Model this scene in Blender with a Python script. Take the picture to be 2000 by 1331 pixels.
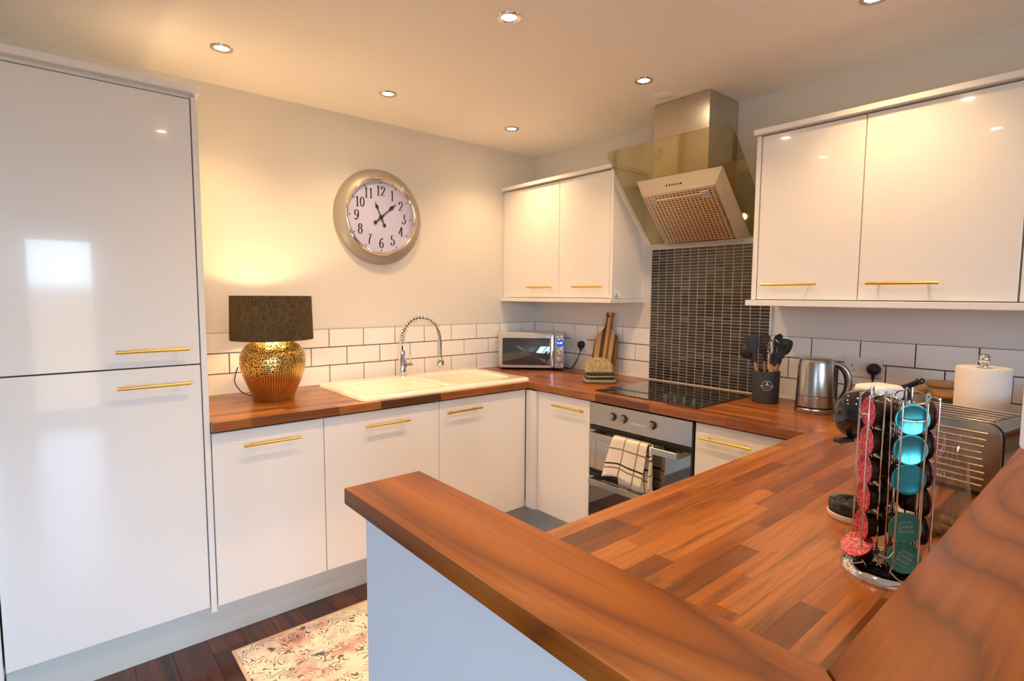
import bpy, bmesh, math, random
from mathutils import Vector, Matrix
random.seed(7)
for o in list(bpy.data.objects): bpy.data.objects.remove(o)
S = bpy.context.scene
COL = S.collection
pi = math.pi
# ------------------------------------------------------------------ camera
CX, CY, CZ = -2.7379, -2.95824, 1.40438
YAW, PIT, ROL, FPX = 0.86567, -0.08241, 0.00558, 1068.27
cam = bpy.data.cameras.new('camera'); camo = bpy.data.objects.new('camera', cam); COL.objects.link(camo)
cam.sensor_width = 36; cam.lens = FPX * 36 / 2000; cam.clip_start = 0.02; cam.clip_end = 100
fw = Vector((math.cos(YAW)*math.cos(PIT), math.sin(YAW)*math.cos(PIT), math.sin(PIT)))
rt = Vector((math.sin(YAW), -math.cos(YAW), 0)); up = rt.cross(fw)
r2 = rt*math.cos(ROL) + up*math.sin(ROL); u2 = -rt*math.sin(ROL) + up*math.cos(ROL)
camo.matrix_world = Matrix(((r2.x, u2.x, -fw.x, CX), (r2.y, u2.y, -fw.y, CY), (r2.z, u2.z, -fw.z, CZ), (0, 0, 0, 1)))
S.camera = camo
# ------------------------------------------------------------------ world, view, light levels
S.view_settings.view_transform = 'Standard'; S.view_settings.look = 'None'
S.view_settings.gamma = 1; S.view_settings.use_curve_mapping = False
S.view_settings.exposure = 0.50
S.cycles.max_bounces = 16; S.cycles.diffuse_bounces = 10; S.cycles.glossy_bounces = 6
W = bpy.data.worlds.new('overcast_sky'); S.world = W; W.use_nodes = True
wt = W.node_tree; bg = wt.nodes['Background']; bg.inputs[1].default_value = 12.5
wtc = wt.nodes.new('ShaderNodeTexCoord'); wsp = wt.nodes.new('ShaderNodeSeparateXYZ'); wrp = wt.nodes.new('ShaderNodeValToRGB')
wt.links.new(wtc.outputs['Generated'], wsp.inputs[0]); wt.links.new(wsp.outputs['Z'], wrp.inputs['Fac']); wt.links.new(wrp.outputs['Color'], bg.inputs[0])
we_ = wrp.color_ramp.elements; we_[0].position = 0.0; we_[0].color = (0.20, 0.165, 0.12, 1); we_[1].position = 0.02; we_[1].color = (0.58, 0.78, 1.0, 1)   # ground below, bright overcast sky above the horizon
e_ = we_.new(0.6); e_.color = (0.44, 0.68, 1.0, 1)
SPOT_W = 21.0            # watts of each ceiling spot
BULB_W = 23.0            # watts of the table lamp bulb
WARM = (1.0, 0.615, 0.285)
LAMPCOL = (1.0, 0.64, 0.28)
# ------------------------------------------------------------------ measures (metres)
H = 2.393; T = 0.91; WT = 0.036; D = 0.653; DP = 0.628; ZB = 0.166; ZD = 0.869
A0, A1, A2, A3 = -2.277, -1.8354, -1.2393, -0.648
B1, B2 = -0.7114, -1.1036; B3 = B2-0.6; YP = -2.1607
TW = 0.20244; TH = 0.10096
RX0, RY0 = -4.9, -6.0      # far limits of the room
ZBAR = 1.10                # top of the walnut bar

# ------------------------------------------------------------------ node helpers
def mat(name):
    m = bpy.data.materials.new(name); m.use_nodes = True
    nt = m.node_tree; b = nt.nodes['Principled BSDF']
    return m, nt, b
def node(nt, typ, **kw):
    n = nt.nodes.new(typ)
    for k, v in kw.items():
        if k.startswith('i_'):
            key = k[2:]
            n.inputs[int(key) if key.isdigit() else key.replace('_', ' ')].default_value = v
        else: setattr(n, k, v)
    return n
def lk(nt, a, b): nt.links.new(a, b)
def P(name, col, rough=0.5, metal=0.0, coat=0.0, spec=0.5, bump=0.0, bscale=200, var=0.0, emis=None, es=0, trans=0, ior=1.45, aniso=0, sheen=0):
    m, nt, b = mat(name)
    b.inputs['Base Color'].default_value = (*col, 1); b.inputs['Roughness'].default_value = rough
    b.inputs['Metallic'].default_value = metal; b.inputs['Coat Weight'].default_value = coat; b.inputs['Coat Roughness'].default_value = 0.03
    b.inputs['Specular IOR Level'].default_value = spec; b.inputs['Transmission Weight'].default_value = trans; b.inputs['IOR'].default_value = ior
    b.inputs['Sheen Weight'].default_value = sheen; b.inputs['Anisotropic'].default_value = aniso
    if emis: b.inputs['Emission Color'].default_value = (*emis, 1); b.inputs['Emission Strength'].default_value = es
    tc = node(nt, 'ShaderNodeTexCoord')
    n = node(nt, 'ShaderNodeTexNoise', i_Scale=bscale, i_Detail=4.0); lk(nt, tc.outputs['Object'], n.inputs['Vector'])
    if bump:
        bp = node(nt, 'ShaderNodeBump', i_Strength=bump, i_Distance=0.002); lk(nt, n.outputs['Fac'], bp.inputs['Height']); lk(nt, bp.outputs['Normal'], b.inputs['Normal'])
    if var:
        n2 = node(nt, 'ShaderNodeTexNoise', i_Scale=bscale*0.1, i_Detail=3.0); lk(nt, tc.outputs['Object'], n2.inputs['Vector'])
        mx = node(nt, 'ShaderNodeMix', data_type='RGBA'); lk(nt, n2.outputs['Fac'], mx.inputs[0])
        mx.inputs[6].default_value = (*[c*(1-var) for c in col], 1); mx.inputs[7].default_value = (*[min(1, c*(1+var)) for c in col], 1)
        lk(nt, mx.outputs[2], b.inputs['Base Color'])
    return m
def ramp(nt, stops):
    r = node(nt, 'ShaderNodeValToRGB'); cr = r.color_ramp
    while len(cr.elements) < len(stops): cr.elements.new(0.5)
    for e, (p, c) in zip(cr.elements, stops): e.position = p; e.color = (*c, 1)
    return r
def srgb(r, g, b):
    f = lambda c: (c/255/12.92 if c/255 <= 0.04045 else ((c/255+0.055)/1.055)**2.4)
    return (f(r), f(g), f(b))

def wood(name, stops, axis, rough=0.3, grain=60, stretch=0.06, random_tone=1.0, coat=0.3, grainamt=0.35, bump=0.05):
    """staves / planks: a tone per piece and grain running along axis (0 = x, 1 = y)"""
    m, nt, b = mat(name)
    g = node(nt, 'ShaderNodeNewGeometry'); oi = node(nt, 'ShaderNodeObjectInfo')
    off = node(nt, 'ShaderNodeVectorMath', operation='SCALE'); off.inputs[0].default_value = (13.1, 7.7, 5.3); lk(nt, oi.outputs['Random'], off.inputs['Scale'])
    add = node(nt, 'ShaderNodeVectorMath', operation='ADD'); lk(nt, g.outputs['Position'], add.inputs[0]); lk(nt, off.outputs[0], add.inputs[1])
    mp = node(nt, 'ShaderNodeMapping'); sc = [1, 1, 1]; sc[axis] = stretch; mp.inputs['Scale'].default_value = sc; lk(nt, add.outputs[0], mp.inputs['Vector'])
    n1 = node(nt, 'ShaderNodeTexNoise', i_Scale=grain, i_Detail=6.0, i_Roughness=0.65, i_Distortion=0.6); lk(nt, mp.outputs[0], n1.inputs['Vector'])
    n2 = node(nt, 'ShaderNodeTexNoise', i_Scale=grain*0.2, i_Detail=3.0, i_Distortion=1.2); lk(nt, mp.outputs[0], n2.inputs['Vector'])
    r = ramp(nt, stops); lk(nt, oi.outputs['Random'], r.inputs['Fac'])
    mth = node(nt, 'ShaderNodeMath', operation='ADD'); lk(nt, n1.outputs['Fac'], mth.inputs[0]); lk(nt, n2.outputs['Fac'], mth.inputs[1])
    gr = ramp(nt, [(0.35, (1-grainamt*1.6,)*3), (0.52, (1, 1, 1)), (0.7, (1+grainamt,)*3)])
    half = node(nt, 'ShaderNodeMath', operation='MULTIPLY', i_1=0.5); lk(nt, mth.outputs[0], half.inputs[0]); lk(nt, half.outputs[0], gr.inputs['Fac'])
    mx = node(nt, 'ShaderNodeMix', data_type='RGBA', blend_type='MULTIPLY'); mx.inputs[0].default_value = 1
    lk(nt, r.outputs['Color'], mx.inputs[6]); lk(nt, gr.outputs['Color'], mx.inputs[7]); lk(nt, mx.outputs[2], b.inputs['Base Color'])
    b.inputs['Roughness'].default_value = rough; b.inputs['Coat Weight'].default_value = coat; b.inputs['Coat Roughness'].default_value = 0.18
    bp = node(nt, 'ShaderNodeBump', i_Strength=bump, i_Distance=0.001); lk(nt, n1.outputs['Fac'], bp.inputs['Height']); lk(nt, bp.outputs['Normal'], b.inputs['Normal'])
    return m
def walnut(name, axis, off):
    """one wide board: growth rings cut at a slant give arched figure along axis"""
    m, nt, b = mat(name)
    g = node(nt, 'ShaderNodeNewGeometry')
    mp = node(nt, 'ShaderNodeMapping'); sc = [1, 1, 1]; sc[axis] = 0.22; mp.inputs['Scale'].default_value = sc; mp.inputs['Location'].default_value = off
    lk(nt, g.outputs['Position'], mp.inputs['Vector'])
    wn = node(nt, 'ShaderNodeTexNoise', i_Scale=3.2, i_Detail=1.0, i_Roughness=0.4); lk(nt, mp.outputs[0], wn.inputs['Vector'])
    # contour lines of a slow noise field: cathedral figure with knots
    mul = node(nt, 'ShaderNodeMath', operation='MULTIPLY', i_1=34.0); lk(nt, wn.outputs['Fac'], mul.inputs[0])
    fine = node(nt, 'ShaderNodeTexNoise', i_Scale=120.0, i_Detail=4.0)
    mp2 = node(nt, 'ShaderNodeMapping'); sc2 = [1, 1, 1]; sc2[axis] = 0.03; mp2.inputs['Scale'].default_value = sc2; lk(nt, g.outputs['Position'], mp2.inputs['Vector']); lk(nt, mp2.outputs[0], fine.inputs['Vector'])
    fadd = node(nt, 'ShaderNodeMath', operation='MULTIPLY_ADD', i_1=0.5); lk(nt, fine.outputs['Fac'], fadd.inputs[0]); lk(nt, mul.outputs[0], fadd.inputs[2])
    fr = node(nt, 'ShaderNodeMath', operation='PINGPONG', i_1=1.0); lk(nt, fadd.outputs[0], fr.inputs[0])
    r = ramp(nt, [(0.0, srgb(122, 64, 20)), (0.25, srgb(150, 82, 25)), (0.6, srgb(164, 92, 30)), (1.0, srgb(174, 102, 37))])
    lk(nt, fr.outputs[0], r.inputs['Fac'])
    big = node(nt, 'ShaderNodeTexNoise', i_Scale=3.0, i_Detail=2.0); lk(nt, mp.outputs[0], big.inputs['Vector'])
    br = ramp(nt, [(0.35, (0.62, 0.58, 0.55)), (0.65, (1.05, 1.05, 1.05))]); lk(nt, big.outputs['Fac'], br.inputs['Fac'])
    mx = node(nt, 'ShaderNodeMix', data_type='RGBA', blend_type='MULTIPLY'); mx.inputs[0].default_value = 0.8
    lk(nt, r.outputs['Color'], mx.inputs[6]); lk(nt, br.outputs['Color'], mx.inputs[7])
    fr2 = ramp(nt, [(0.35, (0.78, 0.76, 0.74)), (0.6, (1, 1, 1))]); lk(nt, fine.outputs['Fac'], fr2.inputs['Fac'])
    mx2 = node(nt, 'ShaderNodeMix', data_type='RGBA', blend_type='MULTIPLY'); mx2.inputs[0].default_value = 0.7
    lk(nt, mx.outputs[2], mx2.inputs[6]); lk(nt, fr2.outputs['Color'], mx2.inputs[7])
    lk(nt, mx2.outputs[2], b.inputs['Base Color'])
    b.inputs['Roughness'].default_value = 0.38; b.inputs['Coat Weight'].default_value = 0.0; b.inputs['Specular IOR Level'].default_value = 0.35
    bp = node(nt, 'ShaderNodeBump', i_Strength=0.06, i_Distance=0.001); lk(nt, fine.outputs['Fac'], bp.inputs['Height']); lk(nt, bp.outputs['Normal'], b.inputs['Normal'])
    return m
def clear(name, tint, gloss=0.04, rough=0.02, fres=1.5):
    """thin clear sheet: tinted see-through with a reflecting skin"""
    m, nt, b = mat(name); nt.nodes.remove(b); out = nt.nodes['Material Output']
    tr = node(nt, 'ShaderNodeBsdfTransparent', i_0=(*tint, 1)); gl = node(nt, 'ShaderNodeBsdfGlossy', i_Roughness=rough)
    g = node(nt, 'ShaderNodeNewGeometry'); dp = node(nt, 'ShaderNodeVectorMath', operation='DOT_PRODUCT'); lk(nt, g.outputs['Normal'], dp.inputs[0]); lk(nt, g.outputs['Incoming'], dp.inputs[1])
    ab = node(nt, 'ShaderNodeMath', operation='ABSOLUTE'); lk(nt, dp.outputs['Value'], ab.inputs[0]); iv = node(nt, 'ShaderNodeMath', operation='SUBTRACT', i_0=1.0); lk(nt, ab.outputs[0], iv.inputs[1])
    pw_ = node(nt, 'ShaderNodeMath', operation='POWER', i_1=5.0); lk(nt, iv.outputs[0], pw_.inputs[0]); ad = node(nt, 'ShaderNodeMath', operation='MULTIPLY_ADD', i_1=0.95, i_2=gloss, use_clamp=True); lk(nt, pw_.outputs[0], ad.inputs[0])
    mx = node(nt, 'ShaderNodeMixShader'); lk(nt, ad.outputs[0], mx.inputs[0]); lk(nt, tr.outputs[0], mx.inputs[1]); lk(nt, gl.outputs[0], mx.inputs[2]); lk(nt, mx.outputs[0], out.inputs[0])
    return m

# ------------------------------------------------------------------ mesh helpers
def bm_new(): return bmesh.new()
def bx(x0, x1, y0, y1, z0, z1, bev=0.0, seg=1, bm=None):
    out = bm or bmesh.new(); b = bmesh.new()
    bmesh.ops.create_cube(b, size=1)
    for v in b.verts: v.co = Vector(((x0+x1)/2+v.co.x*abs(x1-x0), (y0+y1)/2+v.co.y*abs(y1-y0), (z0+z1)/2+v.co.z*abs(z1-z0)))
    if bev: bmesh.ops.bevel(b, geom=b.edges[:], offset=bev, segments=seg, profile=0.5, affect='EDGES')
    return join(out, b)
def join(out, b):
    me = bpy.data.meshes.new('tmp'); b.to_mesh(me); b.free(); out.from_mesh(me); bpy.data.meshes.remove(me); return out
def lathe(prof, seg=32, bm=None, M=None, cap=True):
    """profile of (radius, z) turned about z"""
    b = bmesh.new(); rings = []
    for r, z in prof:
        if r < 1e-6: rings.append([b.verts.new((0, 0, z))])
        else: rings.append([b.verts.new((r*math.cos(2*pi*i/seg), r*math.sin(2*pi*i/seg), z)) for i in range(seg)])
    for a, c in zip(rings, rings[1:]):
        for i in range(seg):
            j = (i+1) % seg
            q = [a[i % len(a)], a[j % len(a)], c[j % len(c)], c[i % len(c)]]
            q2 = []
            for v in q:
                if v not in q2: q2.append(v)
            if len(q2) > 2:
                try: b.faces.new(q2)
                except ValueError: pass
    if M is not None: bmesh.ops.transform(b, matrix=M, verts=b.verts)
    bmesh.ops.recalc_face_normals(b, faces=b.faces)
    return join(bm or bmesh.new(), b)
def tube(path, r, seg=8, bm=None, closed=False, radii=None, flat=1.0):
    """round bar swept along a polyline"""
    b = bmesh.new(); path = [Vector(p) for p in path]; n = len(path); rings = []
    t0 = (path[1]-path[0]).normalized()
    ref = Vector((0, 0, 1)) if abs(t0.z) < 0.9 else Vector((1, 0, 0))
    nrm = t0.cross(ref).normalized()
    for i, p in enumerate(path):
        if closed: t = (path[(i+1) % n]-path[i-1]).normalized()
        else: t = (path[min(i+1, n-1)]-path[max(i-1, 0)]).normalized()
        nrm = (nrm - t*nrm.dot(t)).normalized(); bn = t.cross(nrm)
        rr = radii[i] if radii else r
        rings.append([b.verts.new(p + nrm*rr*math.cos(2*pi*k/seg)*flat + bn*rr*math.sin(2*pi*k/seg)) for k in range(seg)])
    m = n if closed else n-1
    for i in range(m):
        a, c = rings[i], rings[(i+1) % n]
        for k in range(seg): b.faces.new((a[k], a[(k+1) % seg], c[(k+1) % seg], c[k]))
    if not closed: b.faces.new(rings[0][::-1]); b.faces.new(rings[-1])
    bmesh.ops.recalc_face_normals(b, faces=b.faces)
    return join(bm or bmesh.new(), b)
def prism(outline, z0, z1, bm=None, M=None, bev=0.0, seg=2):
    """polygon in xy pulled up from z0 to z1"""
    b = bmesh.new()
    vs = [b.verts.new((x, y, z0)) for x, y in outline]; f = b.faces.new(vs)
    r = bmesh.ops.extrude_face_region(b, geom=[f])
    for v in r['geom']:
        if isinstance(v, bmesh.types.BMVert): v.co.z = z1
    bmesh.ops.recalc_face_normals(b, faces=b.faces)
    if bev:
        ed = [e for e in b.edges if abs(e.verts[0].co.z-e.verts[1].co.z) < 1e-7]
        bmesh.ops.bevel(b, geom=ed, offset=bev, segments=seg, profile=0.5, affect='EDGES')
    if M is not None: bmesh.ops.transform(b, matrix=M, verts=b.verts)
    return join(bm or bmesh.new(), b)
def rrect(x0, x1, y0, y1, r, n=6):
    pts = []
    for cx, cy, a in ((x1-r, y1-r, 0), (x0+r, y1-r, pi/2), (x0+r, y0+r, pi), (x1-r, y0+r, 1.5*pi)):
        for i in range(n+1): pts.append((cx+r*math.cos(a+pi/2*i/n), cy+r*math.sin(a+pi/2*i/n)))
    return pts
def xf(bm, M): bmesh.ops.transform(bm, matrix=M, verts=bm.verts); return bm
def smoothpath(pts, n=8):
    """Catmull-Rom through the points"""
    P_ = [Vector(p) for p in pts]; P_ = [2*P_[0]-P_[1]]+P_+[2*P_[-1]-P_[-2]]; out = []
    for i in range(1, len(P_)-2):
        a, b, c, d = P_[i-1:i+3]
        for k in range(n):
            t = k/n
            out.append(0.5*((2*b)+(c-a)*t+(2*a-5*b+4*c-d)*t*t+(3*b-a-3*c+d)*t**3))
    out.append(P_[-2]); return out
def TR(x, y, z, rz=0, rx=0, ry=0): return Matrix.Translation((x, y, z)) @ Matrix.Rotation(rz, 4, 'Z') @ Matrix.Rotation(ry, 4, 'Y') @ Matrix.Rotation(rx, 4, 'X')

# ------------------------------------------------------------------ object helpers
def obj(name, bm, m, parent=None, smooth=None, world=None, kind=None, label=None):
    """one mesh object; world = position of the parent when the shape is given in room coordinates"""
    me = bpy.data.meshes.new(name)
    if world is not None: bmesh.ops.translate(bm, vec=-Vector(world), verts=bm.verts)
    bm.to_mesh(me); bm.free(); me.materials.append(m)
    if smooth is not None:
        for p in me.polygons: p.use_smooth = True
        try: me.set_sharp_from_angle(angle=math.radians(smooth))
        except Exception: pass
    o = bpy.data.objects.new(name, me); COL.objects.link(o)
    if parent: o.parent = parent
    if kind: o['kind'] = kind
    if label: o['label'] = label
    return o
def tag(o, label, cat, group=None):
    o['label'] = label; o['category'] = cat
    if group: o['group'] = group
    return o
def thing(name, label, cat, loc=(0, 0, 0), rz=0, group=None):
    o = bpy.data.objects.new(name, None); COL.objects.link(o); o.empty_display_size = 0.05
    o.location = loc; o.rotation_euler = (0, 0, rz)
    return tag(o, label, cat, group)
def struct(name, bm, m, smooth=None, label=None):
    o = obj(name, bm, m, smooth=smooth); o['kind'] = 'structure'
    if label: o['label'] = label
    return o
def piece(name, me, parent, loc, scale=(1, 1, 1), rot=(0, 0, 0)):
    """a further object on shared mesh data"""
    o = bpy.data.objects.new(name, me); COL.objects.link(o); o.parent = parent; o.location = loc; o.scale = scale; o.rotation_euler = rot; return o
def dup(root, loc, rz=None, label=None):
    r = root.copy(); COL.objects.link(r); r.location = loc
    if rz is not None: r.rotation_euler = (0, 0, rz)
    if label: r['label'] = label
    for ch in root.children:
        c = ch.copy(); COL.objects.link(c); c.parent = r
        for g in ch.children: d = g.copy(); COL.objects.link(d); d.parent = c
    return r
def text_bm(body, size, extrude=0.0003, M=None, align='CENTER', space=1.0):
    c = bpy.data.curves.new('t', 'FONT'); c.body = body; c.size = size; c.extrude = extrude; c.align_x = align; c.align_y = 'CENTER'; c.resolution_u = 3; c.space_line = space
    o = bpy.data.objects.new('t', c); COL.objects.link(o); bpy.context.view_layer.update()
    dg = bpy.context.evaluated_depsgraph_get(); me = bpy.data.meshes.new_from_object(o.evaluated_get(dg))
    b = bmesh.new(); b.from_mesh(me); bpy.data.objects.remove(o); bpy.data.curves.remove(c); bpy.data.meshes.remove(me)
    if M is not None: bmesh.ops.transform(b, matrix=M, verts=b.verts)
    return b
# ------------------------------------------------------------------ materials
M = {}
M['paint'] = P('wall_paint', (0.72, 0.70, 0.665), 0.75, bump=0.05, bscale=300)
M['ceil'] = P('ceiling_paint', (0.92, 0.895, 0.86), 0.8, bump=0.05, bscale=250)
M['whitewall'] = P('half_wall_paint', (0.75, 0.80, 0.89), 0.55, bump=0.05, bscale=300)
M['door'] = P('gloss_white_door', (0.85, 0.835, 0.815), 0.12, coat=0.5)
M['carcass'] = P('white_carcass', (0.84, 0.825, 0.80), 0.3)
M['plinth'] = P('grey_white_plinth', (0.66, 0.635, 0.58), 0.45)
M['gap'] = P('shadow_gap_board', (0.05, 0.05, 0.05), 0.7)
M['brass'] = P('brushed_brass', (0.83, 0.56, 0.15), 0.28, metal=1.0, bump=0.03, bscale=600)
M['tile'] = P('gloss_white_tile', (0.87, 0.85, 0.82), 0.10, coat=0.4, var=0.02, bscale=30)
M['grout'] = P('dark_grey_grout', (0.075, 0.078, 0.08), 0.9, bump=0.3, bscale=400)
M['lightgrout'] = P('pale_grout', (0.66, 0.63, 0.57), 0.9, bump=0.3, bscale=500)
M['sealant'] = P('white_sealant', (0.75, 0.73, 0.70), 0.5)
M['steel'] = P('brushed_steel', (0.46, 0.44, 0.41), 0.24, metal=1.0, bump=0.04, bscale=500)
M['hoodsteel'] = P('hood_steel', (0.60, 0.55, 0.47), 0.30, metal=1.0, bump=0.03, bscale=400)
M['darksteel'] = P('dark_steel', (0.16, 0.14, 0.12), 0.3, metal=0.8)
M['chrome'] = P('chrome', (0.78, 0.78, 0.79), 0.06, metal=1.0)
M['black'] = P('black_plastic', (0.016, 0.016, 0.017), 0.35)
M['glossblack'] = P('gloss_black', (0.010, 0.010, 0.012), 0.05, coat=0.5)
M['hobglass'] = P('black_hob_glass', (0.012, 0.012, 0.013), 0.03, spec=0.8, coat=0.6)
M['ovenglass'] = P('mirror_oven_glass', (0.42, 0.41, 0.38), 0.03, metal=1.0)
M['ceramic'] = P('cream_ceramic', (0.86, 0.80, 0.68), 0.12, coat=0.5)
M['white'] = P('white_plastic', (0.80, 0.79, 0.77), 0.3)
M['paper'] = P('paper_towel', (0.86, 0.82, 0.75), 0.9, bump=0.5, bscale=250)
M['mwgrey'] = P('grey_enamel', (0.44, 0.44, 0.43), 0.28, coat=0.3)
M['mwglass'] = P('smoked_glass', (0.030, 0.033, 0.042), 0.04, spec=0.8, coat=0.8)
M['beech'] = P('beech_handle', (0.55, 0.27, 0.10), 0.5, var=0.2, bscale=150)
M['bamboo'] = P('bamboo_lid', (0.62, 0.36, 0.13), 0.5, var=0.15, bscale=80)
M['silicone'] = P('dark_silicone', (0.030, 0.030, 0.031), 0.55)
M['pot'] = P('matt_dark_pot', (0.042, 0.042, 0.043), 0.6)
M['emblem'] = P('printed_emblem', (0.55, 0.54, 0.50), 0.6)
M['brown'] = P('brown_capsule', (0.030, 0.012, 0.006), 0.25)
M['capfoil'] = P('teal_foil_daylit', (0.055, 0.36, 0.42), 0.22, metal=0.75)  # teal lid foil with the window's daylight put into a brighter colour
M['capteal'] = P('teal_foil_darker', (0.045, 0.28, 0.31), 0.45, metal=0.2)  # the same lid foil, coloured darker where no daylight is reflected
M['capink'] = P('lid_lettering', (0.42, 0.60, 0.60), 0.5)
M['cappink2'] = P('pink_lettering', (0.85, 0.55, 0.55), 0.5)
M['face'] = P('clock_face', (0.52, 0.54, 0.82), 0.5)
M['clockframe'] = P('champagne_frame', (0.38, 0.34, 0.30), 0.45, metal=0.3)
M['clockbezel'] = P('polished_bezel', (0.80, 0.74, 0.64), 0.10, metal=1.0)
M['ink'] = P('black_ink', (0.018, 0.016, 0.016), 0.6)
M['jar'] = clear('jar_glass', (0.93, 0.94, 0.92))
M['bag'] = clear('cellophane', (0.93, 0.93, 0.92), gloss=0.10, rough=0.12)
M['hoodglass'] = clear('green_hood_glass', (0.82, 0.785, 0.63), gloss=0.07)
M['pane'] = clear('window_pane', (0.98, 0.99, 1.0), gloss=0.0)
M['lit'] = P('lit_lamp', (1, 0.9, 0.7), 0.5, emis=(1.0, 0.80, 0.52), es=70)
M['bulb'] = P('lit_bulb', (1, 0.9, 0.7), 0.5, emis=(1.0, 0.72, 0.36), es=15)
M['lcd'] = P('lit_blue_display', (0.01, 0.02, 0.2), 0.3, emis=(0.01, 0.06, 0.55), es=0.8)
M['lcdtext'] = P('lit_display_digits', (0.7, 0.9, 1), 0.3, emis=(0.6, 0.85, 1.0), es=2.0)
M['biscuit'] = P('biscuit', (0.20, 0.12, 0.06), 0.7, var=0.4, bscale=200)
STAVES = [(0.0, srgb(82, 46, 20)), (0.10, srgb(124, 70, 29)), (0.4, srgb(146, 84, 35)), (0.75, srgb(158, 94, 41)), (1.0, srgb(174, 110, 53))]
M['stavex'] = wood('oiled_stave_x', STAVES, 0, rough=0.30, grain=90, coat=0.12)
M['stavey'] = wood('oiled_stave_y', STAVES, 1, rough=0.30, grain=90, coat=0.12)
M['planks'] = wood('dark_walnut_plank', [(0, srgb(58, 28, 12)), (0.5, srgb(80, 40, 16)), (1, srgb(108, 58, 24))], 1, rough=0.22, grain=45, grainamt=0.5)
M['walnutx'] = walnut('walnut_board_x', 0, (2.3, 0.7, 0.2))
M['walnuty'] = walnut('walnut_board_y', 1, (0.4, 1.9, 0.1))
def mosaic_mat():
    m, nt, b = mat('dark_glass_mosaic'); oi = node(nt, 'ShaderNodeObjectInfo'); g = node(nt, 'ShaderNodeNewGeometry')
    # one tone for each little tile, from its place in the sheet
    sx = node(nt, 'ShaderNodeVectorMath', operation='SNAP'); sx.inputs[1].default_value = (10, 0.0503, 0.0165)
    of = node(nt, 'ShaderNodeVectorMath', operation='ADD'); of.inputs[1].default_value = (5, 1.7237, -0.9150); lk(nt, g.outputs['Position'], of.inputs[0]); lk(nt, of.outputs[0], sx.inputs[0])
    wn = node(nt, 'ShaderNodeTexWhiteNoise', noise_dimensions='3D'); lk(nt, sx.outputs[0], wn.inputs['Vector'])
    r = ramp(nt, [(0, srgb(38, 30, 24)), (0.5, srgb(52, 44, 36)), (0.9, srgb(66, 58, 48)), (1, srgb(92, 84, 70))]); lk(nt, wn.outputs['Value'], r.inputs['Fac']); lk(nt, r.outputs[0], b.inputs['Base Color'])
    b.inputs['Roughness'].default_value = 0.18
    return m
M['mosaic'] = mosaic_mat()
def rug_mat():
    m, nt, b = mat('faded_floral_rug'); g = node(nt, 'ShaderNodeNewGeometry')
    n0 = node(nt, 'ShaderNodeTexNoise', i_Scale=7.0, i_Detail=5.0, i_Roughness=0.6); lk(nt, g.outputs['Position'], n0.inputs['Vector'])
    base = ramp(nt, [(0.42, srgb(250, 240, 224)), (0.51, srgb(244, 228, 208)), (0.59, srgb(226, 188, 178)), (0.70, srgb(190, 140, 138))]); lk(nt, n0.outputs['Fac'], base.inputs['Fac'])
    wp = node(nt, 'ShaderNodeTexNoise', i_Scale=11.0, i_Detail=2.0); lk(nt, g.outputs['Position'], wp.inputs['Vector'])
    wv = node(nt, 'ShaderNodeMath', operation='MULTIPLY', i_1=14.0); lk(nt, wp.outputs['Fac'], wv.inputs[0])
    pp = node(nt, 'ShaderNodeMath', operation='PINGPONG', i_1=0.5); lk(nt, wv.outputs[0], pp.inputs[0])
    ln = ramp(nt, [(0.0, (1, 1, 1)), (0.10, (1, 1, 1)), (0.17, (0, 0, 0))]); lk(nt, pp.outputs[0], ln.inputs['Fac'])
    n1 = node(nt, 'ShaderNodeTexNoise', i_Scale=16.0, i_Detail=3.0); lk(nt, g.outputs['Position'], n1.inputs['Vector'])
    msk = ramp(nt, [(0.44, (0, 0, 0)), (0.54, (1, 1, 1))]); lk(nt, n1.outputs['Fac'], msk.inputs['Fac'])
    mm = node(nt, 'ShaderNodeMath', operation='MULTIPLY'); lk(nt, ln.outputs[0], mm.inputs[0]); lk(nt, msk.outputs[0], mm.inputs[1])
    mx = node(nt, 'ShaderNodeMix', data_type='RGBA'); lk(nt, mm.outputs[0], mx.inputs[0]); lk(nt, base.outputs[0], mx.inputs[6]); mx.inputs[7].default_value = (*srgb(112, 102, 92), 1)
    vo = node(nt, 'ShaderNodeTexVoronoi', i_Scale=9.0); lk(nt, g.outputs['Position'], vo.inputs['Vector'])
    vn = node(nt, 'ShaderNodeTexNoise', i_Scale=60.0, i_Detail=3.0); lk(nt, g.outputs['Position'], vn.inputs['Vector'])
    va = node(nt, 'ShaderNodeMath', operation='MULTIPLY_ADD', i_1=0.5); lk(nt, vn.outputs['Fac'], va.inputs[0]); lk(nt, vo.outputs['Distance'], va.inputs[2])
    vr = ramp(nt, [(0.36, (1, 1, 1)), (0.42, (0, 0, 0))]); lk(nt, va.outputs[0], vr.inputs['Fac'])
    mx2 = node(nt, 'ShaderNodeMix', data_type='RGBA'); lk(nt, vr.outputs[0], mx2.inputs[0]); lk(nt, mx.outputs[2], mx2.inputs[6]); mx2.inputs[7].default_value = (*srgb(96, 98, 104), 1)
    lk(nt, mx2.outputs[2], b.inputs['Base Color']); b.inputs['Roughness'].default_value = 0.95
    nb = node(nt, 'ShaderNodeTexNoise', i_Scale=500.0); bp = node(nt, 'ShaderNodeBump', i_Strength=0.5, i_Distance=0.002); lk(nt, nb.outputs['Fac'], bp.inputs['Height']); lk(nt, bp.outputs['Normal'], b.inputs['Normal'])
    return m
M['rug'] = rug_mat()
M['rugedge'] = P('rug_binding', srgb(226, 196, 164), 0.95, bump=0.4, bscale=400)

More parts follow.
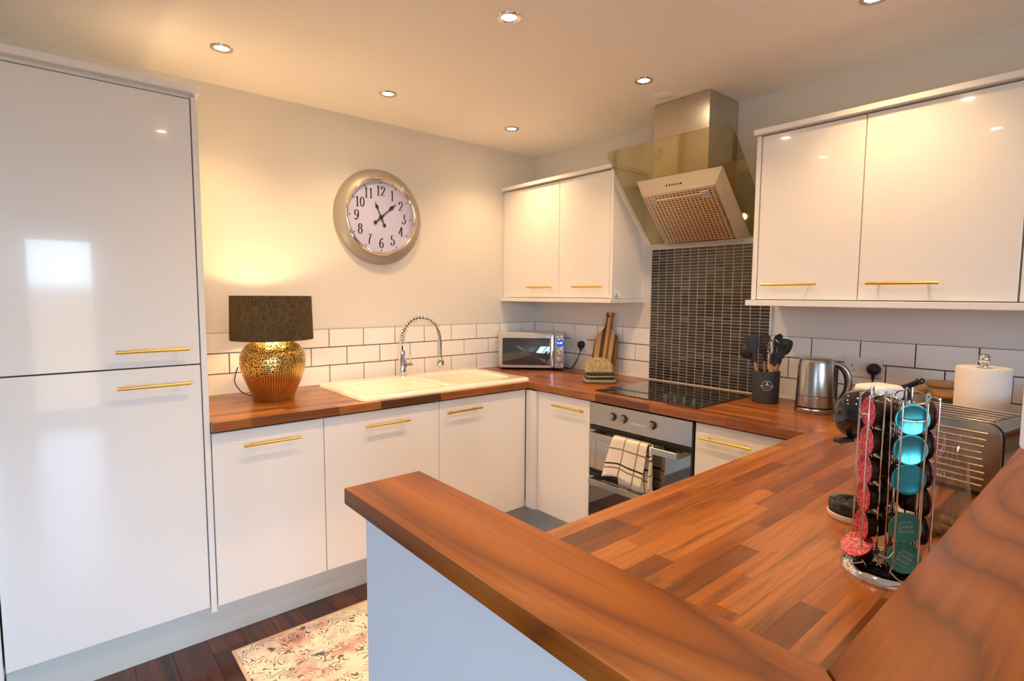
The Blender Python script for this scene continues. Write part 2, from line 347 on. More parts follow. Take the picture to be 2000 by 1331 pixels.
# ================================================================== SETTING
# floor and its planks
fl = struct('floor', bx(RX0, 0, RY0, 0, -0.05, -0.012), M['gap'], label='dark walnut plank floor')
PW, PL = 0.1215, 1.3
pm = None; i = 0; x = 0.0
while x-PW > RX0:
    y = 0.0 - (i*0.47) % PL
    segs = ([(0.0, y)] if y < 0 else [])
    while y > RY0: segs.append((y, max(y-PL, RY0))); y -= PL
    for a, b in segs:
        if pm is None:
            o = obj('plank', bx(-0.5, 0.5, -0.5, 0.5, -0.5, 0.5), M['planks'], fl); pm = o.data; o.location = (x-PW/2, (a+b)/2, -0.006); o.scale = (PW-0.0012, abs(a-b)-0.0012, 0.012)
        else: piece('plank', pm, fl, (x-PW/2, (a+b)/2, -0.006), (PW-0.0012, abs(a-b)-0.0012, 0.012))
    x -= PW; i += 1
struct('ceiling', bx(RX0, 0, RY0, 0, H, H+0.1), M['ceil'], label='white plaster ceiling with recessed spotlights')
wn = struct('wall_north', bx(RX0, 0.1, 0, 0.1, 0, H), M['paint'], label='pale grey wall behind the sink, half tiled')
we = struct('wall_east', bx(0, 0.1, RY0, 0, 0, H), M['paint'], label='pale grey wall behind the hob, half tiled')
# south wall with a glazed balcony door and an unseen window enlarged for daylight, west wall with a wide window
SW = (-2.92, -2.28, 0.08, 2.02); SW2 = (-4.75, -3.15, 0.20, 2.25); WW = (-4.0, -3.1, 0.30, 1.60)
b = bm_new()
for x0, x1, z0, z1 in ((RX0, SW2[0], 0, H), (SW2[1], SW[0], 0, H), (SW[1], 0, 0, H), (SW2[0], SW2[1], 0, SW2[2]), (SW2[0], SW2[1], SW2[3], H), (SW[0], SW[1], 0, SW[2]), (SW[0], SW[1], SW[3], H)):
    bx(x0, x1, RY0-0.1, RY0, z0, z1, bm=b)
struct('wall_south', b, M['paint'])
b = bm_new()
for y0, y1, z0, z1 in ((RY0, WW[0], 0, H), (WW[1], 0, 0, H), (WW[0], WW[1], 0, WW[2]), (WW[0], WW[1], WW[3], H)):
    bx(RX0-0.1, RX0, y0, y1, z0, z1, bm=b)
struct('wall_west', b, M['paint'])
def window(name, axis, a0, a1, z0, z1, c, n):
    """frame with mullions and panes in a wall opening; axis 0: along x in the south wall"""
    f = bm_new(); w = 0.05
    def add(bmx, p0, p1, q0, q1, t=0.035):
        if axis == 0: bx(p0, p1, c-0.05-t, c-0.05+t, q0, q1, bm=bmx)
        else: bx(c-0.05-t, c-0.05+t, p0, p1, q0, q1, bm=bmx)
    add(f, a0, a1, z0, z0+w); add(f, a0, a1, z1-w, z1); add(f, a0, a0+w, z0+w, z1-w); add(f, a1-w, a1, z0+w, z1-w)
    for k in range(1, n): m_ = a0+(a1-a0)*k/n; add(f, m_-0.03, m_+0.03, z0+w, z1-w)
    o = struct(name, f, M['white'])
    g = bm_new(); 
    for k in range(n):
        p0 = a0+(a1-a0)*k/n+0.04; p1 = a0+(a1-a0)*(k+1)/n-0.04
        g2 = bm_new(); add(g2, p0, p1, z0+w, z1-w, 0.004); obj('pane', g2, M['pane'], o)
    g.free()
    L = bpy.data.lights.new(name+'_portal', 'AREA'); L.shape = 'RECTANGLE'; L.size = a1-a0; L.size_y = z1-z0; L.cycles.is_portal = True
    lo = bpy.data.objects.new(name+'_portal', L); COL.objects.link(lo)
    if axis == 0: lo.location = ((a0+a1)/2, c+0.01, (z0+z1)/2); lo.rotation_euler = (pi/2, 0, 0)
    else: lo.location = (c+0.01, (a0+a1)/2, (z0+z1)/2); lo.rotation_euler = (pi/2, 0, -pi/2)
    return o
window('window_1', 0, SW[0], SW[1], SW[2], SW[3], RY0, 1)
window('unseen_window', 0, SW2[0], SW2[1], SW2[2], SW2[3], RY0, 2)  # unseen window, enlarged to bring daylight onto the tall cabinet doors
window('window_3', 1, WW[0], WW[1], WW[2], WW[3], RX0, 3)
# half wall round the peninsula, an L
b = bx(-2.378, -2.29, -2.905, -2.19, 0, ZBAR-0.028); bx(-2.29, 0, -2.905, -2.822, 0, ZBAR-0.028, bm=b)
struct('wall_half', b, M['whitewall'], label='low white wall carrying the walnut bar')
# wall tiles: grout bed, tiles proud of it
tile_me = None
def tile_at(parent, c, w, h, axis):
    global tile_me
    if tile_me is None:
        bmx = bx(-0.5, 0.5, -0.5, 0.5, -0.5, 0.5); me = bpy.data.meshes.new('tile')
        top = [v for v in bmx.verts if v.co.y < 0]
        for v in top: v.co.x *= 0.985; v.co.z *= 0.97
        bmx.to_mesh(me); bmx.free(); me.materials.append(M['tile']); tile_me = me
    if axis == 0: piece('tile', tile_me, parent, (c[0], -0.005, c[1]), (w, 0.010, h))
    else: piece('tile', tile_me, parent, (-0.005, c[0], c[1]), (w, 0.010, h), (0, 0, -pi/2))
G = 0.0028
def tile_rows(parent, lo, hi, joint, axis):
    for row in range(3):
        j = joint + (TW/2 if row == 1 else 0)
        k0 = math.floor((lo-j)/TW); e = [lo]
        k = k0+1
        while j+k*TW < hi-0.004:
            if j+k*TW > lo+0.004: e.append(j+k*TW)
            k += 1
        e.append(hi)
        for a, c in zip(e, e[1:]):
            tile_at(parent, ((a+c)/2, T+TH*(row+0.5)+0.001), c-a-G, TH-G, axis)
obj('grout', bx(-2.29, 0, -0.006, 0, T, T+3*TH), M['grout'], wn)
tile_rows(wn, -2.285, -0.010, -0.1378, 0)
obj('grout', bx(-0.006, 0, -1.020, -0.006, T, T+3*TH), M['grout'], we)
tile_rows(we, -1.019, -0.010, -0.2058, 1)
obj('grout', bx(-0.006, 0, -2.822, -1.730, T, T+3*TH), M['grout'], we)
tile_rows(we, -2.822, -1.731, -1.9216, 1)
obj('sealant_bead', bx(-2.28, -0.012, -0.016, -0.010, T, T+0.005), M['sealant'], wn)
b = bx(-0.016, -0.010, -2.82, -0.012, T, T+0.005); obj('sealant_bead', b, M['sealant'], we)
# mosaic splashback: 14 x 46 little tiles
MY0, MY1, MZ0, MZ1 = -1.7237, -1.0195, 0.915, 1.674
mp_ = obj('mosaic_panel', bx(-0.010, 0, MY0, MY1, MZ0, MZ1), M['lightgrout'], we)
obj('edge_trim', bx(-0.016, 0, MY0-0.007, MY0, T, MZ1), M['sealant'], mp_)
b = bx(-0.014, 0, MY0, MY1, MZ1, MZ1+0.006); obj('edge_trim', b, M['sealant'], mp_)
cells = []
NC, NR = 14, 46; pw = (MY1-MY0)/NC; ph = (MZ1-MZ0)/NR
for c in range(NC):
    for r in range(NR):
        y = MY0+(c+0.5)*pw; z = MZ0+(r+0.5)*ph
        hid = (y < -1.60 and z > 1.37) or (y < -1.66 and z < 1.12)
        cells.append((hid, y, z))
cells.sort(key=lambda q: (q[0], q[1]))
mos = bpy.data.meshes.new('mosaic_tile'); bmx = bx(-0.5, 0.5, -0.5, 0.5, -0.5, 0.5); bmx.to_mesh(mos); bmx.free(); mos.materials.append(M['mosaic'])
rest = bm_new()
for i, (hid, y, z) in enumerate(cells):
    if i < 300: piece('mosaic_tile', mos, mp_, (-0.0065, y, z), (0.011, pw-0.0040, ph-0.0028))
    else: bx(-0.012, -0.001, y-pw/2+0.0020, y+pw/2-0.0020, z-ph/2+0.0014, z+ph/2-0.0014, bm=rest)
obj('mosaic_tiles', rest, M['mosaic'], mp_, kind='stuff')
# plinths
struct('trim_1', bx(-2.90, -0.53, -0.548, -0.53, 0, ZB-0.004), M['plinth'])
struct('trim_2', bx(-0.548, -0.53, -2.2, -0.548, 0, ZB-0.004), M['plinth'])
struct('trim_3', bx(-2.29, -0.548, -2.28, -2.262, 0, ZB-0.004), M['plinth'])
# ================================================================== CABINETS
def handle(door, a, b_, proj, rad=0.0058):
    """bar handle between two points, with two posts back to the door; coordinates local to the door's thing"""
    a = Vector(a); b_ = Vector(b_); pr = Vector(proj); d = (b_-a).normalized(); L = (b_-a).length
    bmx = tube([a, b_], rad, 12)
    for s in (0.16, 0.84): p = a+d*L*s; tube([p, p-pr], rad*0.8, 10, bm=bmx)
    return obj('handle', bmx, M['brass'], door, smooth=40, label='brushed brass bar handle')
def carcass(x0, x1, y0, y1, z0, z1, openax):
    """panels: two sides, bottom, back; openax: front direction '-y' or '-x' or '+y'"""
    t = 0.018; b = bx(x0, x1, y0, y1, z0, z0+t)
    if openax == '-y': bx(x0, x0+t, y0, y1, z0+t, z1, bm=b); bx(x1-t, x1, y0, y1, z0+t, z1, bm=b); bx(x0+t, x1-t, y1-t, y1, z0+t, z1, bm=b)
    elif openax == '+y': bx(x0, x0+t, y0, y1, z0+t, z1, bm=b); bx(x1-t, x1, y0, y1, z0+t, z1, bm=b); bx(x0+t, x1-t, y0, y0+t, z0+t, z1, bm=b)
    else: bx(x0, x1, y0, y0+t, z0+t, z1, bm=b); bx(x0, x1, y1-t, y1, z0+t, z1, bm=b); bx(x1-t, x1, y0+t, y1-t, z0+t, z1, bm=b)
    return b
g2 = 0.0018
def base_sink(x0, x1, hx0, hx1, hz, label):
    L = ((x0+x1)/2, -0.30, 0); t = thing('base_cabinet', label, 'cabinet', L)
    obj('carcass', carcass(x0+0.001, x1-0.001, -DP+0.021, -0.02, ZB, ZD-0.006, '-y'), M['carcass'], t, world=L)
    d = obj('door', bx(x0+g2, x1-g2, -DP, -DP+0.019, ZB+0.002, ZD-0.006, 0.0015, 2), M['door'], t, world=L)
    handle(d, Vector((hx0, -DP-0.03, hz))-Vector(L), Vector((hx1, -DP-0.03, hz))-Vector(L), (0, -0.0305, 0))
    return t
base_sink(A0, A1, -2.168, -1.944, 0.802, 'narrow gloss white base cabinet beside the tall fridge cabinet, under the lamp')
base_sink(A1, A2, -1.652, -1.424, 0.800, 'wide gloss white base cabinet under the draining side of the sink')
base_sink(A2, A3, -1.209, -0.984, 0.804, 'gloss white base cabinet under the sink bowl, nearest the corner')
def base_hob(y0, y1, hy0, hy1, hz, label, filler=False):
    L = (-0.30, (y0+y1)/2, 0); t = thing('base_cabinet', label, 'cabinet', L)
    obj('carcass', carcass(-DP+0.021, -0.02, y1+0.001, y0-0.001, ZB, ZD-0.006, '-x'), M['carcass'], t, world=L)
    d = obj('door', bx(-DP, -DP+0.019, y1+g2, y0-g2, ZB+0.002, ZD-0.006, 0.0015, 2), M['door'], t, world=L)
    handle(d, Vector((-DP-0.03, hy0, hz))-Vector(L), Vector((-DP-0.03, hy1, hz))-Vector(L), (-0.0305, 0, 0))
    if filler:
        obj('corner_post', bx(-DP-0.0185, -DP+0.02, y0+0.001, -DP-0.002, ZB+0.002, ZD-0.006, 0.001), M['door'], t, world=L)
    return t
base_hob(B1, B2, -0.851, -1.080, 0.806, 'narrow gloss white base cabinet between the inner corner and the oven', True)
base_hob(B3, -2.262, -1.737, -1.964, 0.806, 'gloss white base cabinet right of the oven, half hidden by the peninsula')
# peninsula cabinets, fronts towards the oven side
px = [-2.288, -1.72, -1.15, -0.66]
plabs = ['gloss white peninsula cabinet at the end of the low wall', 'gloss white peninsula cabinet in the middle, opposite the sink', 'gloss white peninsula cabinet nearest the hob wall']
for i in range(3):
    x0, x1 = px[i], px[i+1]; L = ((x0+x1)/2, -2.5, 0); t = thing('base_cabinet', plabs[i], 'cabinet', L)
    obj('carcass', carcass(x0+0.001, x1-0.001, -2.80, -2.205, ZB, ZD-0.006, '+y'), M['carcass'], t, world=L)
    d = obj('door', bx(x0+g2, x1-g2, -2.203, -2.184, ZB+0.002, ZD-0.006, 0.0015, 2), M['door'], t, world=L)
    xm = (x0+x1)/2; handle(d, Vector((xm-0.112, -2.154, 0.804))-Vector(L), Vector((xm+0.112, -2.154, 0.804))-Vector(L), (0, 0.0305, 0))
# tall cabinet
TX0, TX1, TF = -2.898, -2.300, -0.617
L = (-2.6, -0.3, 0); t = thing('tall_cabinet', 'tall gloss white fridge cabinet with two stacked doors at left edge', 'cabinet', L)
obj('carcass', bx(TX0+0.004, TX1-0.002, TF+0.023, -0.012, ZB, 2.118), M['gap'], t, world=L)
for n_ in ('side_panel',):
    obj('side_panel', bx(TX1+0.001, -2.2785, TF-0.006, -0.002, ZB-0.02, 2.121, 0.001), M['door'], t, world=L)
    obj('side_panel', bx(-2.925, TX0-0.003, TF-0.006, -0.002, ZB-0.02, 2.121, 0.001), M['door'], t, world=L)
obj('cornice', bx(-2.93, -2.272, TF-0.034, -0.002, 2.128, 2.155, 0.002), M['door'], t, world=L)
obj('top_rail', bx(TX0, TX1, TF+0.006, -0.012, 2.1175, 2.128), M['carcass'], t, world=L)
d = obj('door', bx(TX0+0.002, TX1-0.002, TF, TF+0.02, 1.1395, 2.113, 0.0015, 2), M['door'], t, world=L)
handle(d, Vector((-2.564, TF-0.03, 1.199))-Vector(L), Vector((-2.341, TF-0.03, 1.199))-Vector(L), (0, -0.0305, 0))
d = obj('door', bx(TX0+0.002, TX1-0.002, TF, TF+0.02, ZB+0.002, 1.1345, 0.0015, 2), M['door'], t, world=L)
handle(d, Vector((-2.564, TF-0.03, 1.071))-Vector(L), Vector((-2.341, TF-0.03, 1.071))-Vector(L), (0, -0.0305, 0))
# wall cabinets on the hob wall
UB, UT, UF = 1.391, 2.1085, -0.3042
def wall_unit(y0, y1, label, doors, ends, cat='cabinet'):
    """y0 > y1; doors: list of (ya, yb, ha, hb)"""
    L = (-0.15, (y0+y1)/2, UB); t = thing('wall_cabinet', label, cat, L)
    obj('carcass', bx(UF+0.022, -0.001, y1, y0, UB-0.001, UT-0.002), M['carcass'], t, world=L)
    for ya, yb, ha, hb in doors:
        d = obj('door', bx(UF, UF+0.019, yb+g2, ya-g2, UB+0.002, UT-0.004, 0.0015, 2), M['door'], t, world=L)
        if ha is not None: handle(d, Vector((UF-0.03, ha, 1.457))-Vector(L), Vector((UF-0.03, hb, 1.457))-Vector(L), (-0.0305, 0, 0), 0.0052)
    return t, L
t, L = wall_unit(-0.012, -0.945, 'gloss white wall cabinet with two doors left of the cooker hood', [(-0.062, -0.5415, -0.277, -0.505), (-0.5415, -0.945, -0.683, -0.913)], None)
obj('filler_strip', bx(UF+0.004, UF+0.022, -0.060, -0.003, UB, UT-0.002), M['door'], t, world=L)
obj('end_panel', bx(UF-0.004, -0.001, -0.966, -0.947, UB, UT, 0.001), M['door'], t, world=L)
obj('cornice', bx(UF-0.024, -0.001, -0.972, -0.003, UT+0.002, UT+0.025, 0.002), M['door'], t, world=L)
obj('light_pelmet', bx(UF-0.024, -0.001, -0.972, -0.003, UB-0.027, UB-0.002, 0.002), M['door'], t, world=L)
hk = tube(smoothpath([(-0.27, -0.966, 1.432), (-0.27, -0.985, 1.42), (-0.27, -0.992, 1.408), (-0.27, -0.984, 1.402)]), 0.004, 8); bx(-0.282, -0.258, -0.970, -0.966, 1.402, 1.442, 0.001, bm=hk)
o = obj('utility_hook', hk, M['white'], smooth=40); tag(o, 'small white hook on the side of the left wall cabinet', 'hook')
t, L = wall_unit(-1.7893, -2.662, 'gloss white wall cabinet right of the cooker hood with two long doors', [(-1.7893, -2.1926, -1.824, -2.050), (-2.1926, -2.662, -2.228, -2.455)], None)
obj('end_panel', bx(UF-0.004, -0.001, -1.787, -1.768, UB, UT, 0.001), M['door'], t, world=L)
obj('cornice', bx(UF-0.026, -0.001, -3.17, -1.760, UT+0.002, UT+0.025, 0.002), M['door'], t, world=L)
obj('light_pelmet', bx(UF-0.026, -0.001, -3.17, -1.752, UB-0.027, UB-0.002, 0.002), M['door'], t, world=L)
wall_unit(-2.664, -3.16, 'gloss white wall cabinet cut off by the right edge of the picture', [(-2.664, -3.16, -2.75, -2.97)], None)
# ================================================================== WORKTOPS
st_me = {}
def stave(parent, x0, x1, y0, y1, z1, axis, rel):
    key = axis
    if key not in st_me:
        me = bpy.data.meshes.new('stave'); bmx = bx(-0.5, 0.5, -0.5, 0.5, -0.5, 0.5); bmx.to_mesh(me); bmx.free(); me.materials.append(M['stavex' if axis == 0 else 'stavey']); st_me[key] = me
    q = 0.00012
    piece('stave', st_me[key], parent, ((x0+x1)/2-rel[0], (y0+y1)/2-rel[1], z1-WT/2-rel[2]), (abs(x1-x0)-2*q, abs(y1-y0)-2*q, WT))
def worktop(label, x0, x1, y0, y1, axis, n, hole=None, lens=(0.18, 0.46)):
    L = ((x0+x1)/2, (y0+y1)/2, T-WT); t = thing('worktop', label, 'worktop', L)
    lo, hi = (y0, y1) if axis == 0 else (x0, x1); a0, a1 = (x0, x1) if axis == 0 else (y0, y1); w = (hi-lo)/n
    for r in range(n):
        c0, c1 = lo+r*w, lo+(r+1)*w; p = a0 - random.uniform(0, 0.25); e = [a0]
        while True:
            p += random.uniform(*lens)
            if p >= a1-0.05: break
            if p > a0+0.05: e.append(p)
        e.append(a1)
        for s0, s1 in zip(e, e[1:]):
            parts = [(s0, s1)]
            if hole and axis == 0 and c1 > hole[2]+1e-4 and c0 < hole[3]-1e-4:
                parts = [(s, f) for s, f in ((s0, min(s1, hole[0])), (max(s0, hole[1]), s1)) if f-s > 0.01]
            for s, f in parts:
                if axis == 0: stave(t, s, f, c0, c1, T, 0, L)
                else: stave(t, c0, c1, s, f, T, 1, L)
    return t
worktop('oiled wooden worktop along the sink wall', -2.277, -0.6535, -D, -0.002, 0, 16, hole=(-1.10, -0.66, -0.57, -0.123))
# the corner and the hob stretch run along the hob wall
worktop('oiled wooden worktop along the hob wall', -D, -0.002, -2.160, -0.002, 1, 16)
worktop('oiled wooden worktop of the peninsula inside the low wall', -2.288, -0.002, -2.820, -2.1605, 0, 16)
# walnut bar boards
def board(name, outline, m, label):
    bmx = prism(outline, ZBAR-0.028, ZBAR, bev=0.003); o = obj(name, bmx, m, smooth=30); return tag(o, label, 'bar top')
board('bar_top', [(-2.402, -2.93), (-2.262, -2.8), (-2.257, -2.146), (-2.393, -2.146)], M['walnuty'], 'walnut bar top on the low wall end, pointing towards the sink')
board('bar_top', [(-2.4015, -2.932), (-2.4015, -3.10), (-0.002, -3.10), (-0.002, -2.787), (-2.262, -2.802)], M['walnutx'], 'wide walnut bar top in the right foreground')
# ================================================================== CEILING SPOTS
spots = [(-2.147, -0.446, 'recessed ceiling spotlight nearest the tall cabinet'), (-1.402, -0.434, 'recessed ceiling spotlight above the clock'), (-0.575, -0.403, 'recessed ceiling spotlight nearest the room corner'),
         (-1.43, -1.396, 'recessed ceiling spotlight at the top centre of the picture'), (-0.594, -1.364, 'recessed ceiling spotlight beside the hood chimney'), (-0.599, -2.285, 'recessed ceiling spotlight half cut by the top edge of the picture'),
         (-2.10, -1.36, 'recessed ceiling spotlight over the walkway out of view'), (-1.41, -2.285, 'recessed ceiling spotlight over the peninsula out of view'), (-2.147, -2.285, 'recessed ceiling spotlight over the low wall out of view')]
for x, y, lab in spots:
    t = thing('ceiling_spotlight', lab, 'ceiling light', (x, y, H), group='recessed ceiling spotlights')
    obj('trim_ring', lathe([(0.026, 0.0), (0.028, -0.004), (0.036, -0.0055), (0.042, -0.004), (0.044, 0.0)], 32), M['clockbezel'], t, smooth=40)
    obj('lamp_face', lathe([(0, -0.001), (0.020, -0.0012), (0.0265, -0.0005)], 24), M['lit'], t)
    Lg = bpy.data.lights.new('spot_lamp', 'SPOT'); Lg.energy = SPOT_W; Lg.color = WARM; Lg.spot_size = math.radians(124); Lg.spot_blend = 1.0; Lg.shadow_soft_size = 0.03
    lo = bpy.data.objects.new('spot_lamp', Lg); COL.objects.link(lo); lo.location = (x, y, H-0.03)
o = obj('ceiling_cover', lathe([(0, H-0.004), (0.045, H-0.004), (0.05, H-0.001), (0.05, H)], 32), M['ceil'], smooth=40)
o.location = (-0.36, -1.315, 0); tag(o, 'painted-over round cover plate on the ceiling beside the hood chimney', 'cover plate')
# ================================================================== COOKER HOOD
L = (-0.14, -1.357, 1.7); t = thing('cooker_hood', 'steel chimney cooker hood with tilted green glass canopy', 'cooker hood', L)
obj('chimney', bx(-0.275, -0.001, -1.515, -1.199, 1.90, H-0.002, 0.003, 2), M['hoodsteel'], t, world=L)
sl = 1.06; nrm = Vector((-1.06, 0, -1)).normalized(); tan = Vector((-1, 0, 1.06)).normalized()
def hp(s, y, o): # s along slope from the wall, o below the glass
    p = Vector((-0.004, y, 1.705)) + tan*s + nrm*o; return (p.x, p.y, p.z)
def slab(polys0, polys1):
    b = bmesh.new(); a = [b.verts.new(p) for p in polys0]; c = [b.verts.new(p) for p in polys1]; n = len(a)
    b.faces.new(a); b.faces.new(c[::-1])
    for i in range(n): b.faces.new((a[i], c[i], c[(i+1) % n], a[(i+1) % n]))
    bmesh.ops.recalc_face_normals(b, faces=b.faces); return b
SL = 0.43/math.cos(math.atan(1.06))
out = [(0.0, -1.005), (SL-0.045, -1.005), (SL-0.004, -1.025), (SL, -1.035), (SL, -1.692), (SL-0.112, -1.711), (0.0, -1.711)]
out = [(0.0, -1.005), (SL-0.05, -1.005), (SL-0.012, -1.012), (SL, -1.03), (SL, -1.685), (SL-0.012, -1.703), (SL-0.05, -1.711), (0.0, -1.711)]
obj('glass_canopy', slab([hp(s, y, -0.006) for s, y in out], [hp(s, y, 0) for s, y in out]), M['hoodglass'], t, world=L)
s1 = 0.292/math.cos(math.atan(1.06)); 
topq = [hp(0.0, -1.107, 0.001), hp(s1, -1.112, 0.001), hp(s1, -1.602, 0.001), hp(0.0, -1.607, 0.001)]
s0b, s1b = 0.035, s1-0.060
botq = [hp(s0b, -1.150, 0.056), hp(s1b, -1.150, 0.056), hp(s1b, -1.566, 0.056), hp(s0b, -1.566, 0.056)]
obj('body', slab(topq, botq), M['hoodsteel'], t, world=L)
def filt_mat():
    m, nt, b = mat('perforated_filter'); tc = node(nt, 'ShaderNodeTexCoord'); vo = node(nt, 'ShaderNodeTexVoronoi', i_Scale=1.0, i_Randomness=0.0)
    mp = node(nt, 'ShaderNodeMapping'); mp.inputs['Scale'].default_value = (62, 45, 1); lk(nt, tc.outputs['UV'], mp.inputs['Vector']); mp.inputs['Scale'].default_value = (22, 18, 1); lk(nt, mp.outputs[0], vo.inputs['Vector'])
    r = ramp(nt, [(0.22, (0.05, 0.03, 0.015)), (0.32, (0.62, 0.50, 0.34))]); lk(nt, vo.outputs['Distance'], r.inputs['Fac']); lk(nt, r.outputs[0], b.inputs['Base Color'])
    b.inputs['Metallic'].default_value = 0.8; b.inputs['Roughness'].default_value = 0.35
    bp = node(nt, 'ShaderNodeBump', i_Strength=0.6, i_Distance=0.003); lk(nt, vo.outputs['Distance'], bp.inputs['Height']); lk(nt, bp.outputs['Normal'], b.inputs['Normal'])
    return m
def quad_uv(name, q, m, parent, world, off=0.0):
    me = bpy.data.meshes.new(name); w = Vector(world); me.from_pydata([Vector(p)-w for p in q], [], [(0, 1, 2, 3)]); uv = me.uv_layers.new()
    for i, c in enumerate(((0, 0), (1, 0), (1, 1), (0, 1))): uv.data[i].uv = c
    me.materials.append(m); o = bpy.data.objects.new(name, me); COL.objects.link(o); o.parent = parent; return o
fi = 0.012
fo = [hp(s0b+fi, -1.150-fi, 0.0575), hp(s1b-fi, -1.150-fi, 0.0575), hp(s1b-fi, -1.566+fi, 0.0575), hp(s0b+fi, -1.566+fi, 0.0575)]
fr = slab([hp(s0b+0.004, -1.154, 0.0562), hp(s1b-0.004, -1.154, 0.0562), hp(s1b-0.004, -1.562, 0.0562), hp(s0b+0.004, -1.562, 0.0562)], [hp(s0b+fi-0.002, -1.150-fi+0.002, 0.0572), hp(s1b-fi+0.002, -1.150-fi+0.002, 0.0572), hp(s1b-fi+0.002, -1.566+fi-0.002, 0.0572), hp(s0b+fi-0.002, -1.566+fi-0.002, 0.0572)])
obj('filter_frame', fr, M['steel'], t, world=L)
ff = quad_uv('grease_filter', fo, filt_mat(), t, L)
for yy in (-1.205, -1.505):
    obj('filter_latch', slab([hp(s1b-0.022, yy-0.02, 0.0578), hp(s1b-0.022, yy+0.02, 0.0578), hp(s1b-0.058, yy+0.02, 0.0578), hp(s1b-0.058, yy-0.02, 0.0578)], [hp(s1b-0.024, yy-0.018, 0.061), hp(s1b-0.024, yy+0.018, 0.061), hp(s1b-0.056, yy+0.018, 0.061), hp(s1b-0.056, yy-0.018, 0.061)]), M['mwgrey'], ff, world=L)
fa, fb = Vector(hp(s1, 0, 0)), Vector(hp(s1b, 0, 0.056))
fn = (fb-fa).cross(Vector((0, 1, 0))).normalized()
if fn.x > 0: fn = -fn
pc = fa*0.42+fb*0.58
for k in range(6):
    c = Vector((pc.x, -1.298-0.0165*k, pc.z)); bmx = lathe([(0, 0.003), (0.0042, 0.0028), (0.005, 0)], 10, M=Matrix.Translation(c) @ fn.to_track_quat('Z', 'Y').to_matrix().to_4x4())
    obj('push_button', bmx, M['black'], t, world=L)
# ================================================================== OVEN AND HOB
L = (-0.30, (B2+B3)/2, 0); t = thing('oven', 'built-in steel double oven with mirrored glass doors under the hob', 'oven', L)
oy0, oy1 = B3+0.004, B2-0.002; xf_ = -DP
obj('housing', bx(-DP+0.03, -0.05, oy0, oy1, ZB, ZD-0.008), M['black'], t, world=L)
obj('control_panel', bx(xf_-0.004, xf_+0.03, oy0+0.006, oy1, 0.748, ZD-0.006, 0.002), M['steel'], t, world=L)
obj('side_strip', bx(xf_-0.006, xf_+0.03, oy0-0.001, oy0+0.006, ZB, ZD-0.006), M['black'], t, world=L)
for y in (-1.254, -1.321, -1.486):
    Mx = Matrix.Translation((xf_-0.004, y, 0.809)) @ Matrix.Rotation(-pi/2, 4, 'Y')
    k = obj('knob', lathe([(0.0, 0.022), (0.014, 0.022), (0.0165, 0.020), (0.017, 0.004), (0.0165, 0.0)], 24, M=Mx), M['steel'], t, smooth=40, world=L)
    obj('knob_collar', lathe([(0.016, 0.003), (0.0205, 0.003), (0.0215, 0)], 24, M=Mx), M['black'], k, smooth=40, world=L)
for i in range(6): obj('button', bx(xf_-0.006, xf_-0.003, -1.366-0.0155*i-0.004, -1.366-0.0155*i+0.004, 0.792, 0.799, 0.001), M['white'], t, world=L)
def oven_door(z0, z1, hz):
    d = obj('door', bx(xf_-0.002, xf_+0.028, oy0+0.006, oy1, z0, z1, 0.002), M['black'], t, world=L)
    obj('door_glass', bx(xf_-0.004, xf_-0.002, oy0+0.010, oy1-0.002, z0+0.016, z1-0.022), M['ovenglass'], d, world=L)
    b = bx(xf_-0.062, xf_-0.046, -1.655, -1.152, hz-0.016, hz+0.016, 0.002)
    bx(xf_-0.046, xf_-0.002, -1.655, -1.637, hz-0.014, hz+0.014, 0.002, bm=b); bx(xf_-0.046, xf_-0.002, -1.170, -1.152, hz-0.014, hz+0.014, 0.002, bm=b)
    obj('door_handle', b, M['steel'], d, world=L)
oven_door(0.505, 0.744, 0.708); oven_door(ZB+0.004, 0.501, 0.470)
